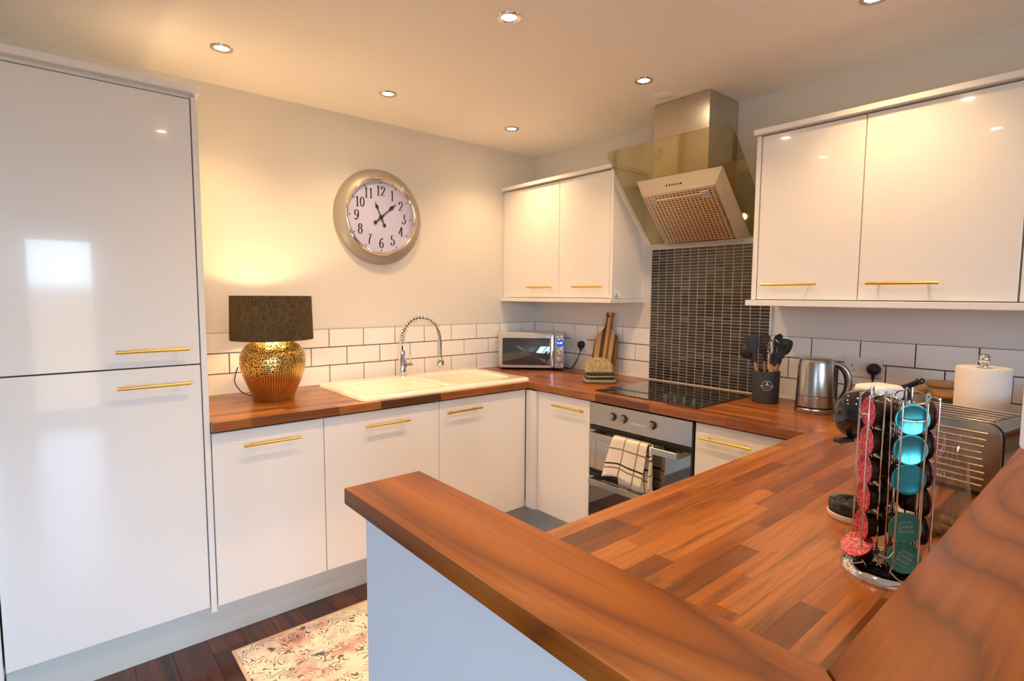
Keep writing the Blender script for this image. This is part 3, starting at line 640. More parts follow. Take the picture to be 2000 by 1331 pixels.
# tea towel over the upper handle
hx = xf_-0.054
def towel():
    prof = []  # (x, z) from front hem up over the bar and down behind
    for i in range(15): prof.append((hx-0.0165-0.012*(1-i/14)**2*0.6, 0.532+(0.722-0.532)*i/14))
    for i in range(1, 8): a = pi-pi*i/8; prof.append((hx+0.0165*math.cos(a), 0.722+0.014*math.sin(a)))
    for i in range(15): prof.append((hx+0.0145+0.002*math.sin(i), 0.722-(0.722-0.488)*i/14))
    N = 26; vs = []; uvs = []; n = len(prof)
    for j in range(N+1):
        u = j/N
        for i, (x, z) in enumerate(prof):
            s = i/(n-1); back = max(0, (s-0.58)/0.42); front = max(0, (0.42-s)/0.42)
            y = -1.313-0.197*u + 0.055*front*(1-u) + 0.020*front*u - 0.012*back + 0.006*math.sin(9*u+4*s)*front
            xx = x - front*(0.006+0.006*math.sin(u*13+s*3)) + back*0.006*math.sin(u*9)
            if back: xx = min(xx, xf_-0.010)
            zz = z + front*(0.012*math.sin(u*5.0)+0.012*(u-0.5))
            vs.append((xx, y, zz)); uvs.append((u, s))
    fs = [(j*n+i, (j+1)*n+i, (j+1)*n+i+1, j*n+i+1) for j in range(N) for i in range(n-1)]
    # a side fold: extra ply hanging a little lower at the right
    base = len(vs); Nf = 6
    for j in range(Nf+1):
        u = j/Nf
        for i in range(14):
            s = i/13; vs.append((hx-0.012+0.024*u+0.003*math.sin(6*u+5*s), -1.512-0.010*math.sin(pi*u)-0.006*(1-s), 0.722-0.205*s+0.010*u)); uvs.append((0.02+0.10*u, s*0.45))
    fs += [(base+j*14+i, base+(j+1)*14+i, base+(j+1)*14+i+1, base+j*14+i+1) for j in range(Nf) for i in range(13)]
    me = bpy.data.meshes.new('tea_towel'); me.from_pydata(vs, [], fs); uv = me.uv_layers.new()
    for lp in me.loops: uv.data[lp.index].uv = uvs[lp.vertex_index]
    for p in me.polygons: p.use_smooth = True
    m, nt, b = mat('checked_cotton'); tc = node(nt, 'ShaderNodeTexCoord'); sp = node(nt, 'ShaderNodeSeparateXYZ'); lk(nt, tc.outputs['UV'], sp.inputs[0])
    def line(sock, freq, off, w):
        a = node(nt, 'ShaderNodeMath', operation='MULTIPLY_ADD', i_1=freq, i_2=off); lk(nt, sock, a.inputs[0]); f = node(nt, 'ShaderNodeMath', operation='FRACT'); lk(nt, a.outputs[0], f.inputs[0])
        c = node(nt, 'ShaderNodeMath', operation='LESS_THAN', i_1=w); lk(nt, f.outputs[0], c.inputs[0]); return c.outputs[0]
    v1 = line(sp.outputs['X'], 2.55, 0.06, 0.075); h1 = line(sp.outputs['Y'], 5.0, 0.55, 0.07); h2 = line(sp.outputs['Y'], 3.0, 0.60, 0.05)
    mxa = node(nt, 'ShaderNodeMix', data_type='RGBA'); lk(nt, h1, mxa.inputs[0]); mxa.inputs[6].default_value = (0.80, 0.76, 0.70, 1); mxa.inputs[7].default_value = (0.23, 0.19, 0.08, 1)
    mxb = node(nt, 'ShaderNodeMix', data_type='RGBA'); lk(nt, v1, mxb.inputs[0]); lk(nt, mxa.outputs[2], mxb.inputs[6]); mxb.inputs[7].default_value = (0.25, 0.20, 0.10, 1)
    mxc = node(nt, 'ShaderNodeMix', data_type='RGBA'); lk(nt, h2, mxc.inputs[0]); lk(nt, mxb.outputs[2], mxc.inputs[6]); mxc.inputs[7].default_value = (0.02, 0.02, 0.025, 1)
    lk(nt, mxc.outputs[2], b.inputs['Base Color']); b.inputs['Roughness'].default_value = 0.95
    nb = node(nt, 'ShaderNodeTexNoise', i_Scale=400.0); bp = node(nt, 'ShaderNodeBump', i_Strength=0.3, i_Distance=0.001); lk(nt, nb.outputs['Fac'], bp.inputs['Height']); lk(nt, bp.outputs['Normal'], b.inputs['Normal'])
    me.materials.append(m); o = bpy.data.objects.new('tea_towel', me); COL.objects.link(o)
    md = o.modifiers.new('thickness', 'SOLIDIFY'); md.thickness = 0.003; md.offset = 0
    tag(o, 'white checked tea towel hanging over the oven door handle', 'tea towel')
towel()
# hob
L = (-0.33, -1.385, T); t = thing('hob', 'black glass ceramic hob set in the worktop before the mosaic', 'hob', L)
obj('glass_plate', prism(rrect(-0.578+0.33, -0.078+0.33, -1.682+1.385, -1.088+1.385, 0.008, 4), 0.0005, 0.006, bev=0.002), M['hobglass'], t)
def ring(cx, cy, r): return lathe([(r-0.0012, 0.0062), (r, 0.0064), (r+0.0012, 0.0062)], 48, M=Matrix.Translation((cx, cy, 0)))
M['ring'] = P('printed_ring', (0.10, 0.10, 0.10), 0.3)
for cx, cy, r in ((0.12, 0.14, 0.09), (0.12, -0.14, 0.07), (-0.08, 0.15, 0.07), (-0.06, -0.08, 0.09)): obj('cooking_zone', ring(cx, cy, r), M['ring'], t)
for x, y in ((-0.528, -1.487), (-0.528, -1.535), (-0.528, -1.584), (-0.528, -1.633)):
    k = obj('control_knob', lathe([(0, 0.034), (0.009, 0.034), (0.0105, 0.031), (0.0095, 0.018), (0.0125, 0.008), (0.0165, 0.006)], 20, M=Matrix.Translation((x+0.33, y+1.385, 0))), M['darksteel'], t, smooth=40)
    obj('knob_skirt', lathe([(0.0166, 0.0062), (0.0185, 0.0085), (0.0195, 0.0062)], 20, M=Matrix.Translation((x+0.33, y+1.385, 0))), M['black'], k)
# ================================================================== SINK AND TAP
def sd(x, y, x0, x1, y0, y1, r):
    dx = abs(x-(x0+x1)/2)-(x1-x0)/2+r; dy = abs(y-(y0+y1)/2)-(y1-y0)/2+r
    return math.hypot(max(dx, 0), max(dy, 0))+min(max(dx, dy), 0)-r
def ss(a, b, t): t = max(0, min(1, (t-a)/(b-a))); return t*t*(3-2*t)
SX0, SX1, SY0, SY1 = -1.645, -0.600, -0.622, -0.060
L = ((SX0+SX1)/2, (SY0+SY1)/2, T); t = thing('kitchen_sink', 'cream ceramic inset sink with draining side', 'sink', L)
def sink_bm():
    NX, NY = 190, 104; b = bmesh.new(); V = {}
    for i in range(NX+1):
        for j in range(NY+1):
            x = SX0+(SX1-SX0)*i/NX; y = SY0+(SY1-SY0)*j/NY
            e = -sd(x, y, SX0, SX1, SY0, SY1, 0.03)
            if e < 0: # pull the corner cells onto the rounded outline
                cx = min(max(x, SX0+0.03), SX1-0.03); cy = min(max(y, SY0+0.03), SY1-0.03); k = 0.03/math.hypot(x-cx, y-cy); x = cx+(x-cx)*k; y = cy+(y-cy)*k; e = 0
            z = 0.018*math.sqrt(max(0, 1-(1-min(e/0.018, 1))**2)) + 0.0005
            bw = -sd(x, y, -1.075, -0.675, -0.545, -0.145, 0.06); z -= 0.030*ss(0.0, 0.012, bw)+0.135*ss(0.006, 0.045, bw)
            dr = -sd(x, y, SX0+0.045, -1.115, -0.575, -0.175, 0.03); z -= 0.006*ss(0, 0.02, dr)
            if dr > 0.03: z += 0.003*max(0, math.sin((y+0.2)*2*pi/0.045))*ss(0.03, 0.05, dr)
            V[i, j] = b.verts.new((x-L[0], y-L[1], z))
    for i in range(NX):
        for j in range(NY): b.faces.new((V[i, j], V[i+1, j], V[i+1, j+1], V[i, j+1]))
    return b
obj('basin', sink_bm(), M['ceramic'], t, smooth=60)
for dx in (-0.011, 0.011): obj('overflow_slot', bx(-0.955+dx-0.008, -0.955+dx+0.008, -0.1705, -0.1625, T-0.052, T-0.036, 0.001), M['chrome'], t, world=L)
obj('plug_hole', lathe([(0, 0), (0.03, 0.001), (0.042, 0.003), (0.045, 0)], 28, M=Matrix.Translation((-0.875, -0.345, T-0.1463))), M['chrome'], t, smooth=40, world=L)
TX, TY = -1.162, -0.118
L = (TX, TY, T+0.0185); t = thing('kitchen_tap', 'chrome spring-neck kitchen tap behind the sink', 'tap', L)
obj('body', lathe([(0, 0), (0.026, 0), (0.026, 0.006), (0.021, 0.010), (0.021, 0.105), (0.0165, 0.112), (0.0165, 0.15), (0, 0.15)], 28), M['chrome'], t, smooth=35)
b = tube([(0.018, -0.006, 0.062), (0.055, -0.014, 0.062)], 0.017, 20); obj('lever_hub', b, M['chrome'], t, smooth=35)
obj('lever', tube([(0.045, -0.012, 0.070), (0.043, -0.016, 0.128)], 0.0045, 10), M['chrome'], t, smooth=35)
arc = smoothpath([(0, 0, 0.15), (0.0, 0, 0.20), (0.004, 0, 0.245), (0.03, -0.01, 0.300), (0.085, -0.028, 0.338), (0.150, -0.048, 0.330), (0.195, -0.062, 0.285), (0.212, -0.067, 0.235), (0.216, -0.068, 0.19)], 10)
obj('hose', tube(arc, 0.0040, 10), M['black'], t, smooth=60)
# spring wound round the hose
def helix(path, r, turns, n):
    out = []; tot = len(path)-1
    for k in range(n+1):
        f = k/n*tot; i = min(int(f), tot-1); p = path[i].lerp(path[i+1], f-i); tg = (path[i+1]-path[i]).normalized(); a = tg.cross(Vector((0.3, 0.95, 0))).normalized(); c = tg.cross(a)
        ph = 2*pi*turns*k/n; out.append(p+a*r*math.cos(ph)+c*r*math.sin(ph))
    return out
obj('spring', tube(helix(arc[6:62], 0.0150, 21, 560), 0.0033, 6), M['chrome'], t, smooth=60)
obj('spray_pipe', tube([arc[64], arc[72], arc[-1], (0.217, -0.068, 0.075)], 0.0105, 14), M['chrome'], t, smooth=35)
obj('spray_head', lathe([(0, 0.098), (0.012, 0.098), (0.022, 0.080), (0.024, 0.052), (0.019, 0.034), (0, 0.034)], 24, M=Matrix.Translation((0.217, -0.068, 0.0))), M['chrome'], t, smooth=35)
# ================================================================== TABLE LAMP
LX, LY = -1.937, -0.285
t = thing('table_lamp', 'hammered gold table lamp with dark drum shade, lit', 'lamp', (LX, LY, T))
def gold():
    m, nt, b = mat('hammered_gold'); tc = node(nt, 'ShaderNodeTexCoord'); sp = node(nt, 'ShaderNodeSeparateXYZ'); lk(nt, tc.outputs['Object'], sp.inputs[0])
    an0 = node(nt, 'ShaderNodeMath', operation='ARCTAN2'); lk(nt, sp.outputs['Y'], an0.inputs[0]); lk(nt, sp.outputs['X'], an0.inputs[1])
    au = node(nt, 'ShaderNodeMath', operation='MULTIPLY', i_1=0.135); lk(nt, an0.outputs[0], au.inputs[0]); cb = node(nt, 'ShaderNodeCombineXYZ'); lk(nt, au.outputs[0], cb.inputs[0]); lk(nt, sp.outputs['Z'], cb.inputs[1])
    vo = node(nt, 'ShaderNodeTexVoronoi', i_Scale=100.0, i_Randomness=0.8, voronoi_dimensions='2D'); lk(nt, cb.outputs[0], vo.inputs['Vector'])
    dot = ramp(nt, [(0.27, (0, 0, 0)), (0.38, (1, 1, 1))]); lk(nt, vo.outputs['Distance'], dot.inputs['Fac'])
    an = node(nt, 'ShaderNodeMath', operation='ARCTAN2'); lk(nt, sp.outputs['Y'], an.inputs[0]); lk(nt, sp.outputs['X'], an.inputs[1])
    ml = node(nt, 'ShaderNodeMath', operation='MULTIPLY', i_1=75.0); lk(nt, an.outputs[0], ml.inputs[0]); sn = node(nt, 'ShaderNodeMath', operation='SINE'); lk(nt, ml.outputs[0], sn.inputs[0])
    rb = ramp(nt, [(0.0, (0.10, 0.10, 0.10)), (0.55, (1, 1, 1))]); m01 = node(nt, 'ShaderNodeMath', operation='MULTIPLY_ADD', i_1=0.5, i_2=0.5); lk(nt, sn.outputs[0], m01.inputs[0]); lk(nt, m01.outputs[0], rb.inputs['Fac'])
    # slanting border between dents and ribs
    bz = node(nt, 'ShaderNodeMath', operation='MULTIPLY_ADD', i_1=-0.26); lk(nt, sp.outputs['X'], bz.inputs[0]); lk(nt, sp.outputs['Z'], bz.inputs[2])
    gt = node(nt, 'ShaderNodeMath', operation='GREATER_THAN', i_1=0.146); lk(nt, bz.outputs[0], gt.inputs[0])
    hmx = node(nt, 'ShaderNodeMix', data_type='RGBA'); lk(nt, gt.outputs[0], hmx.inputs[0]); lk(nt, rb.outputs[0], hmx.inputs[6]); lk(nt, dot.outputs[0], hmx.inputs[7])
    cm = node(nt, 'ShaderNodeMix', data_type='RGBA'); lk(nt, hmx.outputs[2], cm.inputs[0]); cm.inputs[6].default_value = (0.10, 0.055, 0.015, 1); cm.inputs[7].default_value = (0.78, 0.53, 0.17, 1)
    lk(nt, cm.outputs[2], b.inputs['Base Color']); b.inputs['Metallic'].default_value = 1.0; b.inputs['Roughness'].default_value = 0.27
    bp = node(nt, 'ShaderNodeBump', i_Strength=0.55, i_Distance=0.003); lk(nt, hmx.outputs[2], bp.inputs['Height']); lk(nt, bp.outputs['Normal'], b.inputs['Normal'])
    return m
prof = [(0, 0), (0.086, 0), (0.089, 0.004), (0.094, 0.022), (0.109, 0.060), (0.126, 0.100), (0.138, 0.138), (0.144, 0.175), (0.1425, 0.205), (0.134, 0.232), (0.117, 0.255), (0.09, 0.272), (0.055, 0.282), (0.03, 0.286), (0.022, 0.290), (0, 0.290)]
prof = [(r, z) for r, z in [(p.x, p.y) for p in [Vector((a, c, 0)) for a, c in prof]]]
obj('base', lathe(prof, 96), gold(), t, smooth=50)
obj('lamp_holder', lathe([(0, 0.288), (0.014, 0.288), (0.014, 0.34), (0.018, 0.345), (0.018, 0.36), (0, 0.36)], 20), M['black'], t, smooth=40)
b = lathe([(0.0, 0.358), (0.012, 0.362), (0.016, 0.375), (0.028, 0.40), (0.030, 0.415), (0.022, 0.435), (0, 0.444)], 24); obj('bulb', b, M['bulb'], t, smooth=80)
def shade_mat():
    m, nt, b = mat('dark_linen_shade'); out = nt.nodes['Material Output']; tc = node(nt, 'ShaderNodeTexCoord')
    mp = node(nt, 'ShaderNodeMapping'); mp.inputs['Scale'].default_value = (1, 1, 14); lk(nt, tc.outputs['Object'], mp.inputs['Vector']); n1 = node(nt, 'ShaderNodeTexNoise', i_Scale=55.0, i_Detail=4.0); lk(nt, mp.outputs[0], n1.inputs['Vector'])
    mp2 = node(nt, 'ShaderNodeMapping'); mp2.inputs['Scale'].default_value = (1, 1, 0.06); lk(nt, tc.outputs['Object'], mp2.inputs['Vector']); n2 = node(nt, 'ShaderNodeTexNoise', i_Scale=500.0, i_Detail=2.0); lk(nt, mp2.outputs[0], n2.inputs['Vector'])
    ad = node(nt, 'ShaderNodeMath', operation='ADD'); lk(nt, n1.outputs['Fac'], ad.inputs[0]); lk(nt, n2.outputs['Fac'], ad.inputs[1])
    r = ramp(nt, [(0.40, (0.060, 0.044, 0.022)), (0.66, (0.24, 0.175, 0.092))]); h = node(nt, 'ShaderNodeMath', operation='MULTIPLY', i_1=0.5); lk(nt, ad.outputs[0], h.inputs[0]); lk(nt, h.outputs[0], r.inputs['Fac'])
    lk(nt, r.outputs[0], b.inputs['Base Color']); b.inputs['Roughness'].default_value = 0.9
    tl = node(nt, 'ShaderNodeBsdfTranslucent'); lk(nt, r.outputs[0], tl.inputs[0]); mx = node(nt, 'ShaderNodeMixShader', i_0=0.5); lk(nt, b.outputs[0], mx.inputs[1]); lk(nt, tl.outputs[0], mx.inputs[2]); lk(nt, mx.outputs[0], out.inputs[0])
    return m
b = lathe([(0.178, 0.284), (0.181, 0.284), (0.176, 0.486), (0.173, 0.486), (0.178, 0.284)], 72); obj('lamp_shade', b, shade_mat(), t, smooth=50)
b = lathe([(0.02, 0.352), (0.024, 0.352), (0.024, 0.356), (0.02, 0.356), (0.02, 0.352)], 16)
for k in range(3): a = 2*pi*k/3+0.4; tube([(0.022*math.cos(a), 0.022*math.sin(a), 0.354), (0.17*math.cos(a), 0.17*math.sin(a), 0.296)], 0.0016, 6, bm=b)
obj('shade_carrier', b, M['black'], t)
cd = smoothpath([(-0.06, 0.066, 0.006), (-0.10, 0.15, 0.02), (-0.115, 0.22, 0.06), (-0.105, 0.245, 0.10), (-0.09, 0.262, 0.13)], 8)
obj('cord', tube(cd, 0.0028, 6), M['black'], t, smooth=60)
Lg = bpy.data.lights.new('lamp_bulb_light', 'POINT'); Lg.energy = BULB_W; Lg.color = LAMPCOL; Lg.shadow_soft_size = 0.035
lo = bpy.data.objects.new('lamp_bulb_light', Lg); COL.objects.link(lo); lo.location = (LX, LY, T+0.405)
for ch in t.children:
    if ch.name.startswith('bulb'): ch.visible_shadow = True
# ================================================================== CLOCK
CKX, CKZ, CKR = -1.242, 1.850, 0.272
t = thing('wall_clock', 'round champagne framed wall clock on the sink wall', 'clock', (CKX, 0, CKZ))
RM = Matrix.Rotation(pi/2, 4, 'X')      # lathe axis towards the room
obj('frame', lathe([(0.0, 0.001), (CKR-0.004, 0.001), (CKR, 0.006), (CKR-0.004, 0.016), (CKR-0.022, 0.036), (CKR-0.046, 0.050), (CKR-0.056, 0.052)], 96, M=RM), M['clockframe'], t, smooth=40)
obj('bezel', lathe([(CKR-0.050, 0.050), (CKR-0.054, 0.056), (CKR-0.060, 0.057), (CKR-0.066, 0.052), (CKR-0.072, 0.036), (CKR-0.074, 0.030)], 96, M=RM), M['clockbezel'], t, smooth=50)
face = obj('dial', lathe([(0, 0.0285), (CKR-0.070, 0.0285)], 72, M=RM), M['face'], t)
def stroke(bm, pts, wmin, wmax, y):
    """flat pen stroke in the dial plane (x, z), thick where it runs upright"""
    pts = [Vector((p[0], p[1])) for p in pts]; L_ = []; R_ = []
    for i, p in enumerate(pts):
        tg = (pts[min(i+1, len(pts)-1)]-pts[max(i-1, 0)]).normalized(); w = wmin+(wmax-wmin)*abs(tg.y)**1.5; n_ = Vector((-tg.y, tg.x))*w/2
        L_.append(bm.verts.new((p.x+n_.x, y, p.y+n_.y))); R_.append(bm.verts.new((p.x-n_.x, y, p.y-n_.y)))
    for i in range(len(pts)-1): bm.faces.new((L_[i], L_[i+1], R_[i+1], R_[i]))
def arcp(cx, cy, rx, ry, a0, a1, n=16): return [(cx+rx*math.cos(math.radians(a0+(a1-a0)*i/n)), cy+ry*math.sin(math.radians(a0+(a1-a0)*i/n))) for i in range(n+1)]
DIG = {'0': [arcp(0.25, 0.5, 0.19, 0.46, 90, 450, 32)], '1': [[(0.25, 0.0), (0.25, 1.0)], [(0.12, 0.86), (0.25, 0.98)], [(0.12, 0.01), (0.38, 0.01)]],
 '2': [arcp(0.25, 0.74, 0.18, 0.24, 190, -20, 18)+[(0.36, 0.5), (0.2, 0.28), (0.06, 0.04)], [(0.05, 0.06), (0.2, 0.1), (0.32, 0.03), (0.45, 0.10)], arcp(0.11, 0.72, 0.03, 0.03, 0, 360, 10)],
 '3': [[(0.08, 0.97), (0.42, 0.97)], [(0.42, 0.97), (0.22, 0.60)], arcp(0.22, 0.30, 0.2, 0.30, 90, -150, 20), arcp(0.08, 0.2, 0.03, 0.03, 0, 360, 10)],
 '4': [[(0.33, 0.0), (0.33, 1.0)], [(0.33, 1.0), (0.02, 0.30)], [(0.02, 0.28), (0.47, 0.28)]],
 '5': [[(0.10, 0.97), (0.42, 0.97)], [(0.11, 0.97), (0.10, 0.56)], arcp(0.22, 0.30, 0.2, 0.30, 125, -150, 20), arcp(0.08, 0.2, 0.03, 0.03, 0, 360, 10)],
 '6': [arcp(0.26, 0.29, 0.18, 0.28, 0, 360, 28), arcp(0.44, 0.42, 0.36, 0.56, 188, 95, 14), arcp(0.40, 0.92, 0.03, 0.03, 0, 360, 10)],
 '7': [[(0.06, 0.96), (0.25, 0.93), (0.45, 0.97)], [(0.45, 0.97), (0.30, 0.60), (0.24, 0.30), (0.23, 0.0)]],
 '8': [arcp(0.25, 0.74, 0.15, 0.23, 90, 450, 24), arcp(0.25, 0.26, 0.19, 0.26, 90, 450, 26)],
 '9': [arcp(0.24, 0.71, 0.18, 0.28, 0, 360, 28), arcp(0.06, 0.58, 0.36, 0.56, 8, -85, 14), arcp(0.10, 0.08, 0.03, 0.03, 0, 360, 10)]}
for n_ in range(1, 13):
    a = math.radians(90-30*n_); s = str(n_); hgt = 0.057; adv = 0.60 if len(s) == 1 else 0.52
    cx, cz = 0.148*math.cos(a), 0.148*math.sin(a); bmx = bm_new(); wid = hgt*0.5*(len(s)-1)*1.0
    for k, ch in enumerate(s):
        ox = cx - hgt*0.25 + (k-(len(s)-1)/2)*hgt*0.50
        for stq in DIG[ch]: stroke(bmx, [(ox+px_*hgt, cz-hgt/2+py_*hgt) for px_, py_ in stq], 0.0022, 0.0078, -0.0295)
    obj('numeral', bmx, M['ink'], face)
    d0 = 0.190; bmx = bm_new(); stroke(bmx, [((d0-0.004)*math.cos(a), (d0-0.004)*math.sin(a)), ((d0+0.004)*math.cos(a), (d0+0.004)*math.sin(a))], 0.006, 0.006, -0.0295); obj('hour_mark', bmx, M['ink'], face)
def hand(name, ang, ln, y):
    ca, sa = math.cos(ang), math.sin(ang); f = lambda u, v: (u*ca-v*sa, u*sa+v*ca)
    shp = [(-0.045, 0.0025), (0.0, 0.004), (ln*0.45, 0.0022), (ln*0.60, 0.0065), (ln*0.68, 0.0115), (ln*0.76, 0.0055), (ln*0.9, 0.0018), (ln, 0.0005)]
    pts = shp+[(u, -v) for u, v in shp[::-1]]
    b = prism([f(u, v) for u, v in pts], 0, 0.0012, M=Matrix.Translation((0, y, 0)) @ RM)
    c = f(-0.05, 0); lathe([(0, 0.0015), (0.010, 0.0015), (0.010, 0)], 16, bm=b, M=Matrix.Translation((0, y, 0)) @ RM @ Matrix.Translation((c[0], c[1], 0)))
    obj(name, b, M['ink'], t)
hand('hour_hand', math.radians(114), 0.092, -0.031); hand('minute_hand', math.radians(41), 0.128, -0.034)
obj('hand_cap', lathe([(0, 0.040), (0.010, 0.039), (0.012, 0.031)], 20, M=RM), M['ink'], t)
# ================================================================== MICROWAVE (its own frame: x along the front, -y towards the room)
t = thing('microwave', 'grey countertop microwave standing across the corner', 'microwave', (-0.300, -0.290, T), rz=-pi/4)
w2 = 0.217
obj('body', prism(rrect(-w2, w2, 0.018, 0.236, 0.012, 4), 0.014, 0.246, bev=0.008, seg=3), M['mwgrey'], t, smooth=40)
for sx in (-1, 1):
    for yy in (0.05, 0.20): obj('foot', lathe([(0, 0), (0.014, 0), (0.016, 0.014), (0, 0.014)], 16, M=Matrix.Translation((sx*0.185, yy, 0))), M['black'], t)
FR = Matrix.Rotation(pi/2, 4, 'X')
d = obj('door', prism(rrect(-w2, 0.150, 0.015, 0.246, 0.016, 5), -0.018, 0.012, M=FR, bev=0.006, seg=3), M['mwgrey'], t, smooth=40)
obj('door_window', prism(rrect(-0.190, 0.126, 0.034, 0.214, 0.008, 4), 0.0119, 0.0142, M=FR, bev=0.001), M['mwglass'], d, smooth=40)
obj('door_handle', prism(rrect(0.129, 0.150, 0.020, 0.240, 0.008, 4), 0.0125, 0.034, M=FR, bev=0.005, seg=3), M['chrome'], d, smooth=40)
cp = obj('control_panel', prism(rrect(0.152, w2, 0.015, 0.246, 0.012, 4), -0.018, 0.012, M=FR, bev=0.005, seg=2), M['mwgrey'], t, smooth=40)
ds = obj('display', lathe([(0, 0.0135), (0.0225, 0.0135), (0.024, 0.012)], 32, M=FR @ Matrix.Translation((0.188, 0.183, 0))), M['lcd'], cp)
obj('display_rim', lathe([(0.0225, 0.012), (0.0235, 0.0155), (0.026, 0.0145), (0.0265, 0.012)], 32, M=FR @ Matrix.Translation((0.188, 0.183, 0))), M['chrome'], cp, smooth=40)
obj('display_digits', text_bm('11:08', 0.016, 0.0001, FR @ Matrix.Translation((0.188, 0.183, 0.0138))), M['lcdtext'], ds)
for z, r in ((0.119, 0.0125), (0.072, 0.0165)): obj('knob', lathe([(0, 0.030), (r*0.85, 0.030), (r, 0.027), (r, 0.014), (r*1.25, 0.012)], 24, M=FR @ Matrix.Translation((0.186, z, 0))), M['chrome'], cp, smooth=35)
for dx in (-0.015, 0.015): obj('button', lathe([(0, 0.0145), (0.006, 0.014), (0.007, 0.012)], 14, M=FR @ Matrix.Translation((0.186+dx, 0.036, 0))), M['chrome'], cp, smooth=40)
for dx in (-0.012, 0.012): obj('button', lathe([(0, 0.0145), (0.006, 0.014), (0.007, 0.012)], 14, M=FR @ Matrix.Translation((0.186+dx, 0.222, 0))), M['chrome'], cp, smooth=40)
# ================================================================== SOCKETS AND PLUGS
def socket(y, z, label, plug_side, red=True):
    t = thing('double_socket', label, 'socket', (-0.010, y, z)); WM = Matrix.Rotation(-pi/2, 4, 'Y') @ Matrix.Rotation(-pi/2, 4, 'Z')
    # plate built in the wall plane: local x = -y of the room, local y = up
    WM = Matrix(((0, 0, -1, 0), (-1, 0, 0, 0), (0, 1, 0, 0), (0, 0, 0, 1)))
    obj('face_plate', prism(rrect(-0.074, 0.074, -0.043, 0.043, 0.005, 4), 0, 0.009, M=WM, bev=0.003, seg=2), M['white'], t, smooth=40)
    for s in (-1, 1):
        r = obj('rocker_switch', bx(s*0.012-0.006, s*0.012+0.006, 0.008, 0.026, 0.0088, 0.0118, 0.001), M['white'], t); r.data.transform(WM)
        h = bm_new()
        for cx, cy, wx, wy in ((0, 0.004, 0.002, 0.004), (-0.011, -0.016, 0.0033, 0.0018), (0.011, -0.016, 0.0033, 0.0018)): bx(s*0.044+cx-wx, s*0.044+cx+wx, cy-wy, cy+wy, 0.0086, 0.0093, bm=h)
        xf(h, WM); obj('pin_holes', h, M['ink'], t)
    if red:
        for s in (-1, 1): h = bx(s*0.012-0.003, s*0.012+0.003, 0.019, 0.0215, 0.0117, 0.0121); xf(h, WM); obj('switch_mark', h, P('red_switch_mark', (0.5, 0.03, 0.02), 0.4), t)
    return t, WM
def plug(y, z, cord, label):
    t = thing('power_plug', label, 'plug', (-0.0195, y, z)); WM = Matrix(((0, 0, -1, 0), (-1, 0, 0, 0), (0, 1, 0, 0), (0, 0, 0, 1)))
    obj('plug_body', lathe([(0, 0.030), (0.017, 0.029), (0.024, 0.022), (0.026, 0.008), (0.025, 0.0)], 24, M=WM), M['black'], t, smooth=50)
    obj('cord_grip', tube([(-0.014, 0, -0.018), (-0.016, 0, -0.044)], 0.007, 10, radii=[0.009, 0.005]), M['black'], t, smooth=50)
    obj('cord', tube(smoothpath([(-0.016, 0, -0.042)]+cord, 8), 0.0035, 8), M['black'], t, smooth=60)
socket(-0.445, 1.088, 'white double socket half hidden behind the microwave', 1)
plug(-0.489, 1.079, [(-0.035, 0.006, -0.09), (-0.05, 0.02, -0.13), (-0.06, 0.04, -0.158), (-0.045, 0.09, -0.163), (-0.04, 0.13, -0.163)], 'black plug with hanging cord beside the microwave')
socket(-2.141, 1.098, 'white double socket on the wall right of the kettle', 1, False)
plug(-2.186, 1.094, [(-0.03, -0.002, -0.09), (-0.04, -0.01, -0.14), (-0.05, -0.03, -0.178), (-0.09, -0.06, -0.181)], 'round black plug with cord above the coffee machine')
# ================================================================== CHOPPING BOARD
def stripes():
    m, nt, b = mat('striped_wood'); tc = node(nt, 'ShaderNodeTexCoord'); sp = node(nt, 'ShaderNodeSeparateXYZ'); lk(nt, tc.outputs['Object'], sp.inputs[0])
    mr = node(nt, 'ShaderNodeMapRange'); mr.inputs[1].default_value = -0.105; mr.inputs[2].default_value = 0.105; lk(nt, sp.outputs['X'], mr.inputs[0])
    dk, lt, md = srgb(92, 54, 22), srgb(214, 172, 118), srgb(150, 92, 48)
    r = ramp(nt, [(0.0, dk), (0.10, lt), (0.31, dk), (0.46, lt), (0.57, md), (0.66, lt), (0.80, dk), (0.90, md)]); r.color_ramp.interpolation = 'CONSTANT'; lk(nt, mr.outputs[0], r.inputs['Fac'])
    mp = node(nt, 'ShaderNodeMapping'); mp.inputs['Scale'].default_value = (1, 0.06, 1); lk(nt, tc.outputs['Object'], mp.inputs['Vector']); n = node(nt, 'ShaderNodeTexNoise', i_Scale=160.0, i_Detail=4.0); lk(nt, mp.outputs[0], n.inputs['Vector'])
    g = ramp(nt, [(0.3, (0.7, 0.7, 0.7)), (0.6, (1, 1, 1))]); lk(nt, n.outputs['Fac'], g.inputs['Fac']); mx = node(nt, 'ShaderNodeMix', data_type='RGBA', blend_type='MULTIPLY'); mx.inputs[0].default_value = 0.8
    lk(nt, r.outputs[0], mx.inputs[6]); lk(nt, g.outputs[0], mx.inputs[7]); lk(nt, mx.outputs[2], b.inputs['Base Color']); b.inputs['Roughness'].default_value = 0.45
    return m
def halfout():
    R = [(0.085, 0.0), (0.094, 0.02), (0.096, 0.12), (0.092, 0.20), (0.085, 0.232), (0.06, 0.262), (0.036, 0.285), (0.026, 0.305), (0.022, 0.33), (0.023, 0.36), (0.026, 0.382), (0.022, 0.392), (0.0, 0.395)]
    R = [(p.x, p.y) for p in smoothpath([(a, c, 0) for a, c in R], 4)]
    return R+[(-a, c) for a, c in R[::-1][1:]]
ol = halfout()
bmx = prism(ol, -0.008, 0.008, bev=0.004)
